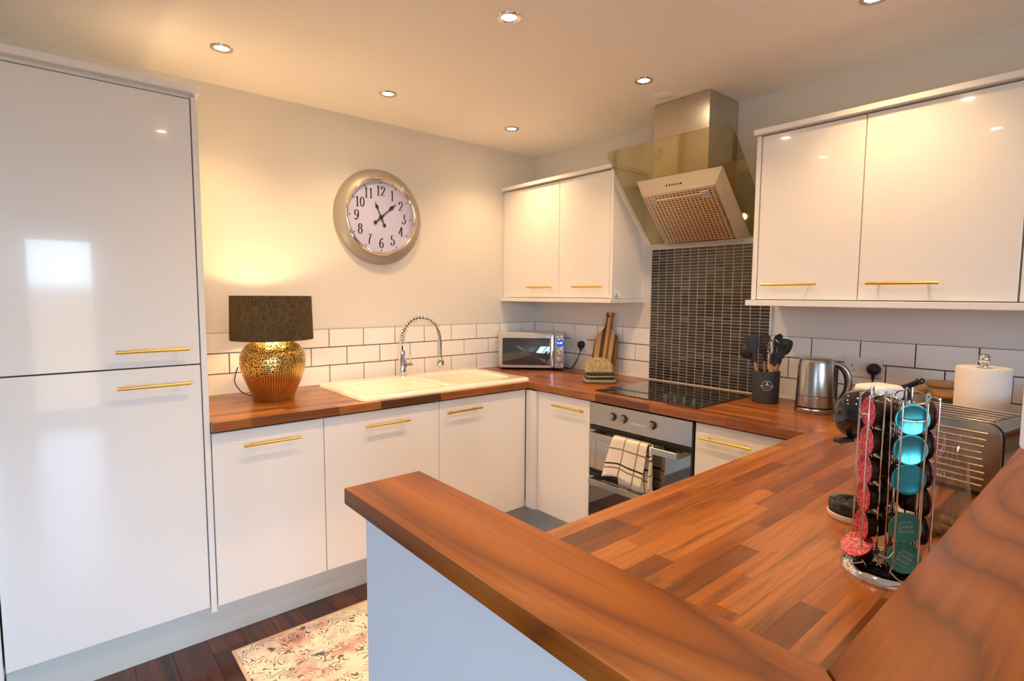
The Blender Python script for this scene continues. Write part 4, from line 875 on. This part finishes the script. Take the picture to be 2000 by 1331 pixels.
o = obj('chopping_board', bmx, stripes(), smooth=40); tag(o, 'striped wooden chopping board with handle leaning against the tiles', 'chopping board')
tilt = math.radians(11)
# board plane: local x -> -y, local y -> up (leaning back to the wall), local z -> into the room
o.matrix_world = Matrix.Translation((-0.092, -0.724, T+0.003)) @ Matrix.Rotation(tilt, 4, 'Y') @ Matrix(((0, 0, -1, 0), (-1, 0, 0, 0), (0, 1, 0, 0), (0, 0, 0, 1)))
hm = bm_new(); lathe([(0, 0.0086), (0.007, 0.0086), (0.007, 0.008)], 16, bm=hm, M=Matrix.Translation((0, 0.368, 0))); obj('hanging_hole', hm, M['ink'], o)
# ================================================================== OVEN GLOVE
def glove_mat():
    m, nt, b = mat('herringbone_fabric'); tc = node(nt, 'ShaderNodeTexCoord'); mp = node(nt, 'ShaderNodeMapping'); mp.inputs['Scale'].default_value = (1, 1, 0.35); lk(nt, tc.outputs['Object'], mp.inputs['Vector'])
    n = node(nt, 'ShaderNodeTexNoise', i_Scale=150.0, i_Detail=3.0, i_Distortion=2.0); lk(nt, mp.outputs[0], n.inputs['Vector'])
    r = ramp(nt, [(0.40, srgb(96, 80, 54)), (0.55, srgb(176, 156, 118)), (0.7, srgb(206, 188, 150))]); lk(nt, n.outputs['Fac'], r.inputs['Fac']); lk(nt, r.outputs[0], b.inputs['Base Color']); b.inputs['Roughness'].default_value = 0.95
    bp = node(nt, 'ShaderNodeBump', i_Strength=0.5, i_Distance=0.002); lk(nt, n.outputs['Fac'], bp.inputs['Height']); lk(nt, bp.outputs['Normal'], b.inputs['Normal'])
    return m
M['glove'] = glove_mat(); M['trimgrey'] = P('grey_green_binding', srgb(132, 124, 100), 0.9, bump=0.4); M['foldgap'] = P('dark_fold_gap', srgb(52, 52, 46), 0.9, bump=0.4)  # the darkest tone stands in for shade between the glove's folds
t = thing('oven_glove', 'folded patterned double oven glove lying in front of the chopping board', 'oven glove', (-0.335, -0.910, T), rz=math.radians(-42))
# local: x across, -y to the room
def pad(w, d, z0, z1, y0, m, name, bev=0.010, wav=0.0, r=0.03):
    b = prism(rrect(-w/2, w/2, y0, y0+d, r, 6), z0, z1, bev=min(bev, (z1-z0)*0.48), seg=3)
    for v in b.verts: v.co.z += wav*math.sin(v.co.x*45+1.0)
    return obj(name, b, m, t, smooth=60)
pad(0.185, 0.155, 0.0, 0.022, -0.075, M['trimgrey'], 'lower_layer', r=0.028)
pad(0.165, 0.12, 0.023, 0.034, -0.060, M['foldgap'], 'fold_gap', wav=0.0)  # dark pad put where the gap between layers lies in shade
pad(0.160, 0.12, 0.034, 0.046, -0.066, M['trimgrey'], 'middle_layer', wav=0.003)
pad(0.160, 0.11, 0.046, 0.058, -0.056, M['foldgap'], 'fold_gap')
oo = [(-0.080, 0.0), (-0.083, 0.035), (-0.074, 0.075), (-0.045, 0.102), (0, 0.112), (0.045, 0.102), (0.074, 0.075), (0.083, 0.035), (0.080, 0.0)]
oo = [(p.x, p.y) for p in smoothpath([(a, c, 0) for a, c in oo], 4)]
b = prism(oo, -0.018, 0.018, bev=0.015, seg=4, M=Matrix.Translation((0, 0.0, 0.044)) @ Matrix.Rotation(math.radians(52), 4, 'X')); obj('mitt', b, M['glove'], t, smooth=70)
obj('cuff_label', bx(0.01, 0.06, -0.0295, -0.0275, 0.045, 0.053), M['white'], t)
# ================================================================== UTENSIL POT
PX, PY, PR = -0.172, -1.790, 0.058
t = thing('utensil_pot', 'dark utensil pot with a round printed emblem', 'pot', (PX, PY, T))
obj('pot_body', lathe([(0, 0.0), (PR-0.003, 0.0), (PR, 0.003), (PR+0.002, 0.146), (PR+0.001, 0.149), (PR-0.003, 0.149), (PR-0.004, 0.006), (0, 0.006)], 48), M['pot'], t, smooth=40)
view = math.atan2(CY-PY, CX-PX)
def oncyl(b, R, ang0):
    for v in b.verts: s, z, h_ = v.co.x, v.co.y, v.co.z; a = ang0 + s/R; v.co = Vector(((R+h_)*math.cos(a), (R+h_)*math.sin(a), z))
    return b
e = bmesh.new()
b1 = lathe([(0.0205, 0), (0.0205, 0.0004), (0.0225, 0.0004), (0.0225, 0)], 40)
def fl_ring(cx, cy, ra, rb):
    b = bmesh.new(); n = 40; A = [b.verts.new((cx+ra*math.cos(2*pi*i/n), cy+ra*math.sin(2*pi*i/n), 0)) for i in range(n)]; B = [b.verts.new((cx+rb*math.cos(2*pi*i/n), cy+rb*math.sin(2*pi*i/n), 0)) for i in range(n)]
    for i in range(n): b.faces.new((A[i], B[i], B[(i+1) % n], A[(i+1) % n]))
    return b
b1.free(); e.free()
def poly(pts):
    b = bmesh.new(); b.faces.new([b.verts.new((x, y, 0)) for x, y in pts]); return b
EM = [fl_ring(0, 0.085, 0.021, 0.0232), poly([(-0.029, 0.081), (-0.025, 0.085), (0.025, 0.085), (0.029, 0.081), (0.024, 0.079), (-0.024, 0.079)]), poly([(-0.003, 0.085), (-0.003, 0.103), (0.003, 0.103), (0.003, 0.085)]), poly([(-0.008, 0.087), (-0.008, 0.09), (-0.004, 0.094), (0.004, 0.094), (0.008, 0.09), (0.008, 0.087)]), poly([(-0.012, 0.073), (-0.010, 0.075), (0.010, 0.075), (0.012, 0.073)])]
for b in EM:
    bmesh.ops.subdivide_edges(b, edges=b.edges[:], cuts=2)
    obj('emblem', oncyl(b, PR+0.0022, view+0.10), M['emblem'], t)
def utensil(name, label, base_dx, lean, headfn, hl=0.25, cat='utensil'):
    """stands in the pot; lean = (dx, dy) of the upper end"""
    t = thing(name, label, cat, (PX+base_dx[0], PY+base_dx[1], T+0.012), group='cooking utensils in the dark pot')
    d = Vector((lean[0], lean[1], hl)).normalized(); q = d.to_track_quat('Z', 'Y').to_matrix().to_4x4()
    obj('handle', xf(tube([(0, 0, 0), (0, 0, 0.180)], 0.0068, 10), q), M['beech'], t, smooth=50)
    yawv = math.atan2(CY-PY, CX-PX)
    neck = tube([(0, 0, 0.176), (0, 0, 0.202), (0, 0, 0.225)], 0.007, 10, radii=[0.0085, 0.0075, 0.0055]); obj('neck', xf(neck, q), M['silicone'], t, smooth=50)
    hb, m = headfn(); xf(hb, Matrix.Translation((0, 0, 0.215)) @ Matrix.Rotation(yawv+pi/2, 4, 'Z')); obj('head', xf(hb, q), m, t, smooth=50)
FV = Matrix.Rotation(pi/2, 4, 'X')
def blade(pts, th=0.004, curve=0.0):
    def f():
        sp_ = [(p.x, p.y) for p in smoothpath([(a, c, 0) for a, c in pts], 4)]; full = sp_+[(-a, c) for a, c in sp_[::-1]]
        b = prism(full, -th/2, th/2, M=FV, bev=th*0.3); 
        for v in b.verts: v.co.y += curve*(v.co.x**2)*40 - curve*v.co.z*0.5
        return b, M['silicone']
    return f
def ladle():
    b = lathe([(0.0, -0.030), (0.018, -0.027), (0.032, -0.014), (0.038, 0.004), (0.036, 0.004), (0.030, -0.012), (0.016, -0.024), (0, -0.027)], 24, M=Matrix.Translation((0.0, -0.012, 0.035)) @ Matrix.Rotation(math.radians(70), 4, 'X')); return b, M['silicone']
def whisk():
    b = bmesh.new()
    for k in range(5):
        a = pi*k/5; pts = [(0, 0, 0)]+[(0.026*math.sin(pi*s)**0.8*math.cos(a), 0.026*math.sin(pi*s)**0.8*math.sin(a), 0.075*(1-math.cos(pi*s))/2*1.0) for s in (0.1, 0.25, 0.45, 0.65, 0.85)]+[(0, 0, 0.075)]
        tube(smoothpath(pts, 4), 0.0011, 6, bm=b); tube(smoothpath([(-x, -y, z) for x, y, z in pts], 4), 0.0011, 6, bm=b)
    return b, M['chrome']
def pasta():
    b = prism([(-0.02, 0.0), (-0.027, 0.04), (-0.024, 0.07), (0.024, 0.07), (0.027, 0.04), (0.02, 0.0)], -0.003, 0.003, M=FV)
    for k in range(4):
        for s in (0,): bx(-0.025+k*0.0145, -0.018+k*0.0145, -0.022, 0.003, 0.062, 0.072, 0.001, bm=b)
    for k in range(3): bx(-0.027, -0.022, -0.016, 0.003, 0.012+k*0.018, 0.019+k*0.018, bm=b); bx(0.022, 0.027, -0.016, 0.003, 0.012+k*0.018, 0.019+k*0.018, bm=b)
    return b, M['silicone']
def slotted():
    b = bmesh.new()
    for k in range(5): bx(-0.028+k*0.0125, -0.0215+k*0.0125, -0.002, 0.002, 0.012, 0.075, 0.0008, bm=b)
    bx(-0.028, 0.0285, -0.002, 0.002, 0.0, 0.013, 0.001, bm=b); bx(-0.028, 0.0285, -0.002, 0.002, 0.074, 0.086, 0.001, bm=b); return b, M['silicone']
# lean directions: +y is towards the left of the picture, -y to the right
utensil('ladle', 'black ladle leaning furthest left in the utensil pot', (-0.004, -0.030), (-0.01, 0.102), ladle, 0.20)
utensil('spatula', 'broad black spatula second from the left in the utensil pot', (-0.018, 0.016), (-0.01, 0.040), blade([(0.008, 0), (0.024, 0.025), (0.030, 0.06), (0.028, 0.085), (0.0, 0.092)]))
utensil('slotted_turner', 'black slotted turner near the middle of the utensil pot', (0.022, 0.014), (0.01, 0.014), slotted)
utensil('spoon', 'tall black spoon standing highest in the utensil pot', (0.028, -0.004), (0.02, -0.02), blade([(0.007, 0), (0.018, 0.02), (0.026, 0.055), (0.022, 0.085), (0.0, 0.098)], 0.006, 0.2), 0.27)
utensil('whisk', 'wire whisk in the utensil pot', (-0.02, -0.012), (-0.01, -0.030), whisk, 0.25)
utensil('round_spoon', 'black round spoon to the right in the utensil pot', (0.015, -0.004), (0.01, -0.062), blade([(0.007, 0), (0.028, 0.02), (0.034, 0.05), (0.026, 0.078), (0.0, 0.086)], 0.006, 0.3))
utensil('pasta_fork', 'black toothed pasta spoon leaning furthest right in the utensil pot', (-0.020, 0.012), (-0.01, -0.085), pasta, 0.24)
# ================================================================== KETTLE
KX, KY = -0.225, -2.030
t = thing('kettle', 'brushed steel jug kettle on its base', 'kettle', (KX, KY, T))
obj('power_base', lathe([(0, 0), (0.079, 0), (0.081, 0.004), (0.080, 0.018), (0.076, 0.022), (0, 0.022)], 48), M['steel'], t, smooth=40)
obj('dark_ring', lathe([(0.0, 0.022), (0.0775, 0.022), (0.0775, 0.029), (0, 0.029)], 48), M['black'], t, smooth=40)
kb = obj('jug', lathe([(0, 0.029), (0.077, 0.029), (0.0765, 0.072), (0.0755, 0.073), (0.0755, 0.0755), (0.0762, 0.0765), (0.071, 0.215), (0.069, 0.222), (0, 0.222)], 64), M['steel'], t, smooth=35)
obj('band', lathe([(0.0757, 0.0728), (0.0762, 0.074), (0.0757, 0.0752)], 64), M['black'], kb)
obj('lid', lathe([(0.068, 0.221), (0.066, 0.228), (0.055, 0.233), (0.02, 0.235), (0, 0.235)], 48), M['steel'], t, smooth=40)
ha = math.atan2(-(fw.x*0-0), 0)  # handle points to the right of the picture
hd = Vector((0.35, -0.94, 0)).normalized()
hpz = [(0.066, 0.214), (0.090, 0.206), (0.112, 0.180), (0.122, 0.140), (0.118, 0.100), (0.100, 0.062), (0.078, 0.040)]
hpth = smoothpath([(hd.x*r, hd.y*r, z) for r, z in hpz], 6)
obj('handle', tube(hpth, 0.011, 12, flat=1.1), M['steel'], t, smooth=60)
hin = smoothpath([(hd.x*(r-0.010), hd.y*(r-0.010), z-0.002) for r, z in hpz[:-1]], 6)
obj('handle_grip', tube(hin, 0.009, 10), M['black'], t, smooth=60)
b = xf(bx(0.062, 0.080, -0.014, 0.014, 0.045, 0.20, 0.003), Matrix.Rotation(math.atan2(hd.y, hd.x), 4, 'Z')); obj('water_gauge', b, M['black'], t)
sp_ = prism([(-0.022, 0), (0.022, 0), (0.0, 0.028)], 0, 0.03, M=Matrix.Translation((-hd.x*0.064, -hd.y*0.064, 0.196)) @ Matrix.Rotation(math.atan2(-hd.y, -hd.x)-pi/2, 4, 'Z')); obj('spout', sp_, M['steel'], t)
# ================================================================== TOASTER (local x along the front to the right, y to the back)
t = thing('toaster', 'brushed steel toaster with ribbed front behind the capsule stand', 'toaster', (-0.972, -2.613, T), rz=math.radians(-90-12))
hl, hd_ = 0.135, 0.19
XZ = Matrix.Rotation(pi/2, 4, 'X')   # outline (x, y) -> (x, z), thickness -> -y
def tout(w, h, r, z0=0.012):
    pts = [(-w, z0), (w, z0)]
    for i in range(9): a = pi/2*i/8; pts.append((w-r+r*math.cos(a), z0+h-r+r*math.sin(a)))
    for i in range(9): a = pi/2+pi/2*i/8; pts.append((-w+r+r*math.cos(a), z0+h-r+r*math.sin(a)))
    return pts
body = obj('body', prism(tout(hl, 0.178, 0.035), -hd_, -0.003, M=XZ), M['steel'], t, smooth=40)
obj('seam', prism(tout(hl-0.0015, 0.1765, 0.034), -0.003, 0.0005, M=XZ), M['black'], t)
front = obj('front_plate', prism(tout(hl-0.003, 0.174, 0.033, 0.014), 0.0005, 0.006, M=XZ, bev=0.002), M['steel'], t, smooth=40)
for k in range(9):
    z = 0.030+0.0165*k
    obj('rib', tube([(-hl+0.025, -0.0065, z), (hl-0.036+0.004*math.sin(k), -0.0065, z)], 0.0034, 8), M['steel'], front, smooth=50)
for k in range(5):
    yy = 0.024+0.036*k
    obj('slot_rail', bx(-hl+0.03, hl-0.032, yy-0.006, yy+0.006, 0.190, 0.1935, 0.0015), M['clockbezel'], body)
    if k < 4: obj('slot', bx(-hl+0.03, hl-0.032, yy+0.008, yy+0.028, 0.1895, 0.1908), M['black'], body)
for sx in (-1, 1):
    for yy in (0.03, 0.16): obj('foot', lathe([(0, 0), (0.012, 0), (0.012, 0.013), (0, 0.013)], 12, M=Matrix.Translation((sx*0.10, yy, 0))), M['black'], t)
obj('brand_lettering', text_bm('DUALIT', 0.017, 0.0004, Matrix.Translation((-0.005, -0.0068, 0.038)) @ XZ), M['white'], front)
# ================================================================== PAPER TOWEL AND JARS
t = thing('paper_towel_holder', 'steel paper towel holder with ball finial behind the toaster', 'holder', (-0.37, -2.600, T))
obj('base', lathe([(0, 0), (0.078, 0), (0.08, 0.004), (0.076, 0.012), (0, 0.013)], 40), M['steel'], t, smooth=40)
obj('rod', tube([(0, 0, 0.012), (0, 0, 0.272)], 0.006, 12), M['chrome'], t, smooth=50)
obj('finial', lathe([(0, 0.264), (0.011, 0.264), (0.011, 0.274), (0.009, 0.276), (0.015, 0.282), (0.0175, 0.292), (0.015, 0.303), (0.008, 0.309), (0, 0.310)], 24), M['chrome'], t, smooth=50)
o = obj('paper_towel', lathe([(0.02, 0.0), (0.072, 0.0), (0.0735, 0.004), (0.0735, 0.247), (0.072, 0.251), (0.02, 0.249), (0.02, 0.0)], 64), M['paper'], smooth=40)
o.location = (-0.37, -2.600, T+0.0135); tag(o, 'white paper towel roll on the steel holder', 'paper towel')
def jar(x, y, r, h, label):
    t = thing('storage_jar', label, 'jar', (x, y, T), group='glass jars with wooden lids')
    obj('glass', lathe([(0, 0), (r-0.003, 0), (r, 0.004), (r, h-0.02), (r-0.004, h-0.018), (r-0.004, 0.006), (0, 0.006)], 40), M['jar'], t, smooth=40)
    obj('lid', lathe([(0, h-0.022), (r-0.005, h-0.022), (r-0.005, h-0.016), (r+0.003, h-0.016), (r+0.004, h-0.012), (r+0.003, h-0.001), (r, h), (0, h)], 40), M['bamboo'], t, smooth=35)
    obj('contents', lathe([(0, 0.007), (r-0.006, 0.007), (r-0.006, h*0.45), (0, h*0.47)], 32), M['biscuit'], t, smooth=40)
jar(-0.20, -2.357, 0.054, 0.150, 'glass storage jar with pale wooden lid nearest the coffee machine')
jar(-0.085, -2.437, 0.050, 0.168, 'taller glass storage jar with wooden lid against the wall')
jar(-0.19, -2.478, 0.050, 0.146, 'glass storage jar with wooden lid half behind the paper towel')
# ================================================================== COFFEE MACHINE
t = thing('coffee_machine', 'white and black capsule coffee machine with round head behind the capsule stand', 'coffee machine', (-1.375, -2.548, T), rz=math.radians(-22))
# local x to the back of the machine
tr = obj('drip_tray', lathe([(0, 0.010), (0.049, 0.010), (0.051, 0.012), (0.051, 0.034), (0.049, 0.037), (0.045, 0.036), (0, 0.034)], 40), M['glossblack'], t, smooth=40)
obj('tray_rim', lathe([(0, 0.0), (0.050, 0.0), (0.0525, 0.003), (0.0525, 0.013), (0.050, 0.0145), (0, 0.0145)], 40), M['white'], tr, smooth=40)
for r in (0.012, 0.021, 0.030, 0.039): obj('grille_ring', lathe([(r-0.0022, 0.0362), (r, 0.0378), (r+0.0022, 0.0362)], 32), M['black'], tr)
obj('base', prism(rrect(0.035, 0.20, -0.055, 0.055, 0.04, 6), 0.0, 0.022, bev=0.005), M['white'], t, smooth=40)
colp = smoothpath([(0.145, 0, 0.018), (0.155, 0, 0.08), (0.155, 0, 0.15), (0.135, 0, 0.215), (0.09, 0, 0.25)], 6)
obj('column', tube(colp, 0.045, 24, radii=[0.050]*6+[0.046]*(len(colp)-12)+[0.040]*6), M['white'], t, smooth=60)
obj('head', lathe([(0, -0.062), (0.020, -0.060), (0.040, -0.048), (0.053, -0.028), (0.057, 0.0), (0.052, 0.028), (0.038, 0.048), (0.018, 0.059), (0, 0.062)], 40, M=Matrix.Translation((0.012, 0, 0.235)) @ Matrix.Rotation(math.radians(78), 4, 'Y')), M['glossblack'], t, smooth=70)
obj('top_cover', prism(rrect(0.01, 0.095, -0.036, 0.036, 0.02, 6), 0.268, 0.300, bev=0.010, seg=3), M['white'], t, smooth=50)
obj('top_band', prism(rrect(0.090, 0.125, -0.032, 0.032, 0.012, 5), 0.262, 0.293, bev=0.007, seg=3), M['black'], t, smooth=50)
lv = tube(smoothpath([(0.105, 0.0, 0.285), (0.12, -0.02, 0.298), (0.128, -0.034, 0.308)], 5), 0.006, 10); lathe([(0, -0.009), (0.008, -0.005), (0.010, 0), (0.008, 0.005), (0, 0.009)], 16, bm=lv, M=Matrix.Translation((0.129, -0.036, 0.310))); obj('lever', lv, M['glossblack'], t, smooth=50)
obj('capsule_latch', prism(rrect(-0.062, -0.018, -0.008, 0.012, 0.004, 3), 0.176, 0.184, bev=0.002), M['black'], t)
# ================================================================== CELLOPHANE BAG
def bag_bm():
    b = bmesh.new(); prof = [(0.034, 0.0), (0.039, 0.01), (0.040, 0.05), (0.039, 0.09), (0.036, 0.13), (0.031, 0.16), (0.026, 0.18), (0.023, 0.195), (0.024, 0.21)]; rings = []; n = 28; rnd = random.Random(3)
    for k, (r, z) in enumerate(prof):
        ring = []
        for i in range(n):
            a = 2*pi*i/n; sq = 1/max(abs(math.cos(a)), abs(math.sin(a)))**0.5; q = r*sq*(1+rnd.uniform(-0.07, 0.07)*(1 if k > 1 else 0.2))
            ring.append(b.verts.new((q*math.cos(a), q*math.sin(a)*(0.85 if k < 6 else 0.6), z+(rnd.uniform(-0.006, 0.006) if k == len(prof)-1 else 0))))
        rings.append(ring)
    b.faces.new(rings[0][::-1])
    for A, B in zip(rings, rings[1:]):
        for i in range(n): b.faces.new((A[i], A[(i+1) % n], B[(i+1) % n], B[i]))
    return b
t = thing('cellophane_bag', 'clear cellophane bag of treats between capsule stand and toaster', 'bag', (-1.33, -2.705, T), rz=0.3)
obj('film', bag_bm(), M['bag'], t)
bb = bm_new()
for k, (x, y, z, a) in enumerate(((0.004, 0.008, 0.010, 0.2), (-0.008, -0.006, 0.018, 1.0), (0.006, -0.004, 0.028, 2.0))): lathe([(0, -0.005), (0.017, -0.005), (0.019, 0), (0.017, 0.005), (0, 0.005)], 18, bm=bb, M=Matrix.Translation((x, y, z)) @ Matrix.Rotation(0.3*k, 4, 'X') @ Matrix.Rotation(a, 4, 'Z'))
obj('biscuits', bb, M['biscuit'], t, smooth=50)
# ================================================================== CAPSULE STAND AND CAPSULES
SXc, SYc = -1.603, -2.676
t = thing('capsule_stand', 'chrome wire carousel for coffee capsules on the peninsula', 'capsule stand', (SXc, SYc, T))
obj('base', lathe([(0, 0.004), (0.058, 0.004), (0.060, 0.012), (0.066, 0.014), (0.072, 0.010), (0.075, 0.004), (0.075, 0.0), (0, 0.0)], 56), M['chrome'], t, smooth=40)
obj('turntable', lathe([(0, 0.018), (0.050, 0.018), (0.055, 0.015), (0.055, 0.008)], 48), M['glossblack'], t, smooth=40)
obj('centre_post', tube([(0, 0, 0.015), (0, 0, 0.318)], 0.004, 10), M['chrome'], t, smooth=50)
angs = [219, 129, 39, -51]; RL = 0.048; WR = 0.0016
def pol(a, r, lat, z): a = math.radians(a); return (r*math.cos(a)-lat*math.sin(a), r*math.sin(a)+lat*math.cos(a), z)
for a in angs:
    b = bm_new(); rw = RL+0.0062
    for s in (-1, 1):
        # the wire: from the base ring up in front of the lids, hooked over at the top
        tube(smoothpath([pol(a, 0.046, s*0.020, 0.018), pol(a, rw-0.002, s*0.020, 0.030), pol(a, rw, s*0.0185, 0.06), pol(a, rw, s*0.0185, 0.30), pol(a, rw-0.001, s*0.0190, 0.318), pol(a, rw-0.012, s*0.026, 0.326), pol(a, rw-0.024, s*0.033, 0.326)], 5), WR, 6, bm=b)
        tube(smoothpath([pol(a, rw-0.024, s*0.033, 0.326), pol(a, 0.026, s*0.033, 0.31), pol(a, 0.022, s*0.031, 0.06), pol(a, 0.030, s*0.025, 0.022)], 5), WR, 6, bm=b)
    tube([pol(a, rw, -0.0185, 0.290), pol(a, rw+0.003, 0.0, 0.288), pol(a, rw, 0.0185, 0.290)], WR, 6, bm=b)
    tube(smoothpath([pol(a, rw, -0.0185, 0.062), pol(a, rw+0.004, -0.03, 0.052), pol(a, rw+0.001, -0.043, 0.056)], 5), WR, 6, bm=b)
    tube(smoothpath([pol(a, rw-0.003, -0.021, 0.024), pol(a, rw+0.010, -0.012, 0.016), pol(a, rw+0.013, 0.0, 0.016), pol(a, rw+0.010, 0.012, 0.016), pol(a, rw-0.003, 0.021, 0.024)], 5), WR, 6, bm=b)
    obj('wire_column', b, M['chrome'], t, smooth=60)
XM = Matrix.Rotation(pi/2, 4, 'Y')
def pinkmat():
    m, nt, b = mat('crimson_printed_lid'); tc = node(nt, 'ShaderNodeTexCoord'); n = node(nt, 'ShaderNodeTexNoise', i_Scale=130.0, i_Detail=1.0, i_Distortion=2.5); lk(nt, tc.outputs['Object'], n.inputs['Vector'])
    r = ramp(nt, [(0.42, srgb(150, 22, 52)), (0.52, srgb(206, 52, 84)), (0.60, srgb(230, 120, 140))]); lk(nt, n.outputs['Fac'], r.inputs['Fac']); lk(nt, r.outputs[0], b.inputs['Base Color']); b.inputs['Roughness'].default_value = 0.38; return m
M['cappink'] = pinkmat()
cup_prof = [(0, -0.036), (0.012, -0.0355), (0.017, -0.033), (0.0185, -0.028), (0.0228, -0.006), (0.0235, -0.004), (0.0265, -0.0025), (0.0268, -0.001), (0.0255, -0.0008), (0, -0.0008)]
cup_me = None; lid_me = {}
def capsule(label, loc, ang, tiltdown, kind, text=None, group=None):
    global cup_me
    t = thing('coffee_capsule', label, 'coffee capsule', (SXc+loc[0], SYc+loc[1], T+loc[2]), group=group); t.rotation_euler = (0, math.radians(tiltdown), math.radians(ang))
    if cup_me is None: cu = obj('cup', lathe(cup_prof, 28, M=XM), M['brown'], t, smooth=40); cup_me = cu.data
    else: piece('cup', cup_me, t, (0, 0, 0))
    if kind not in lid_me:
        l = obj('lid', lathe([(0, 0.0004), (0.0225, 0.0004), (0.0235, 0.0009), (0.0262, 0.0007), (0.0268, -0.0002)], 36, M=XM), M[kind], t, smooth=40); lid_me[kind] = l.data
    else: l = piece('lid', lid_me[kind], t, (0, 0, 0))
    if text:
        rot = Matrix(((0, 0, 1, 0), (1, 0, 0, 0), (0, 1, 0, 0), (0, 0, 0, 1)))
        for body, sz, oy in text[0]:
            obj('lid_lettering', text_bm(body, sz, 0.00005, Matrix.Translation((0.0007, 0, 0)) @ rot @ Matrix.Rotation(math.radians(text[1]), 4, 'Z') @ Matrix.Translation((0, oy, 0))), M['capink' if kind != 'cappink' else 'cappink2'], l)
def slot(a, z, dr=0): a_ = math.radians(a); return ((RL+dr)*math.cos(a_), (RL+dr)*math.sin(a_), z)
zs = [0.290, 0.238, 0.187, 0.136, 0.084, 0.033]
NES = [('NESCAFÉ', 0.0048, 0.010), ('Dolce', 0.0095, 0.003), ('Gusto', 0.0095, -0.005)]
names_t = ['daylit teal capsule at the top of the front column', 'daylit teal capsule second from top in the front column', 'daylit teal capsule just above the empty gap']
for k in range(3): capsule(names_t[k], slot(219, zs[k]), 219, 0, 'capfoil', group='teal coffee capsules')
capsule('darker teal capsule with lettering just below the empty gap', slot(219, 0.102), 219, 0, 'capteal', (NES, 8), 'teal coffee capsules')
capsule('darker teal capsule with slanted lettering at the foot of the front column', slot(219, 0.050, 0.002), 219, -6, 'capteal', (NES+[('FLAT WHITE', 0.004, -0.013)], -28), 'teal coffee capsules')
names_p = ['crimson capsule at the top of the left column', 'crimson capsule second from the top of the left column', 'crimson capsule third from the top of the left column', 'crimson capsule fourth from the top of the left column', 'crimson capsule fifth down the left column, above the tilted one']
for k in range(5): capsule(names_p[k], slot(129, zs[k]+0.001), 129, 0, 'cappink', group='crimson coffee capsules')
capsule('crimson capsule tipped out at the foot of the left column', slot(138, 0.052, 0.011), 160, -52, 'cappink', ([('NESCAFÉ', 0.0048, 0.008), ('Dolce Gusto', 0.0062, 0.0)], 10), 'crimson coffee capsules')
ords = ['top', 'second', 'third', 'fourth', 'fifth']
for k in range(5): capsule('brown coffee capsule, %s from the top at the back of the stand' % ords[k] if k else 'brown coffee capsule at the top of the back of the stand', slot(39, zs[k]), 39, 0, 'capteal', group='coffee capsules at the back')
for k in range(5): capsule('brown coffee capsule, %s from the top on the right of the stand' % ords[k] if k else 'brown coffee capsule at the top on the right of the stand', slot(-51, zs[k]), -51, 0, 'cappink', group='coffee capsules on the right')
# ================================================================== WHITE FOLDER ON THE BAR
t = thing('folder', 'white folder standing on the walnut bar at the right edge of the picture', 'folder', (-1.235, -2.89, ZBAR))
YZ = Matrix(((0, 0, 1, 0), (1, 0, 0, 0), (0, 1, 0, 0), (0, 0, 0, 1)))
def leaf(x0, x1, name, m, h=0.135, y1=0.093): obj(name, prism(rrect(-0.09, y1, 0.0005, h, 0.010, 4), x0, x1, M=YZ, bev=0.0008), m, t)
leaf(-0.018, -0.015, 'front_cover', M['white']); leaf(-0.0145, 0.0135, 'pages', M['paper'], 0.130, 0.088); leaf(0.014, 0.017, 'back_cover', M['white'])
# ================================================================== RUG
t = thing('rug', 'faded floral runner rug in cream and pink on the dark floor', 'rug', (-1.6, -1.2, 0))
rx0, rx1, ry0, ry1 = -2.25+1.6, -0.95+1.6, -1.62+1.2, -0.697+1.2
obj('pile', prism(rrect(rx0+0.012, rx1-0.012, ry0+0.012, ry1-0.012, 0.004, 3), 0.0004, 0.0075, bev=0.002), M['rug'], t)
b = bm_new()
for q in ((rx0, rx0+0.0125, ry0, ry1), (rx1-0.0125, rx1, ry0, ry1), (rx0+0.0125, rx1-0.0125, ry0, ry0+0.0125), (rx0+0.0125, rx1-0.0125, ry1-0.0125, ry1)): bx(*q, 0.0004, 0.0065, 0.001, bm=b)
obj('binding', b, M['rugedge'], t)
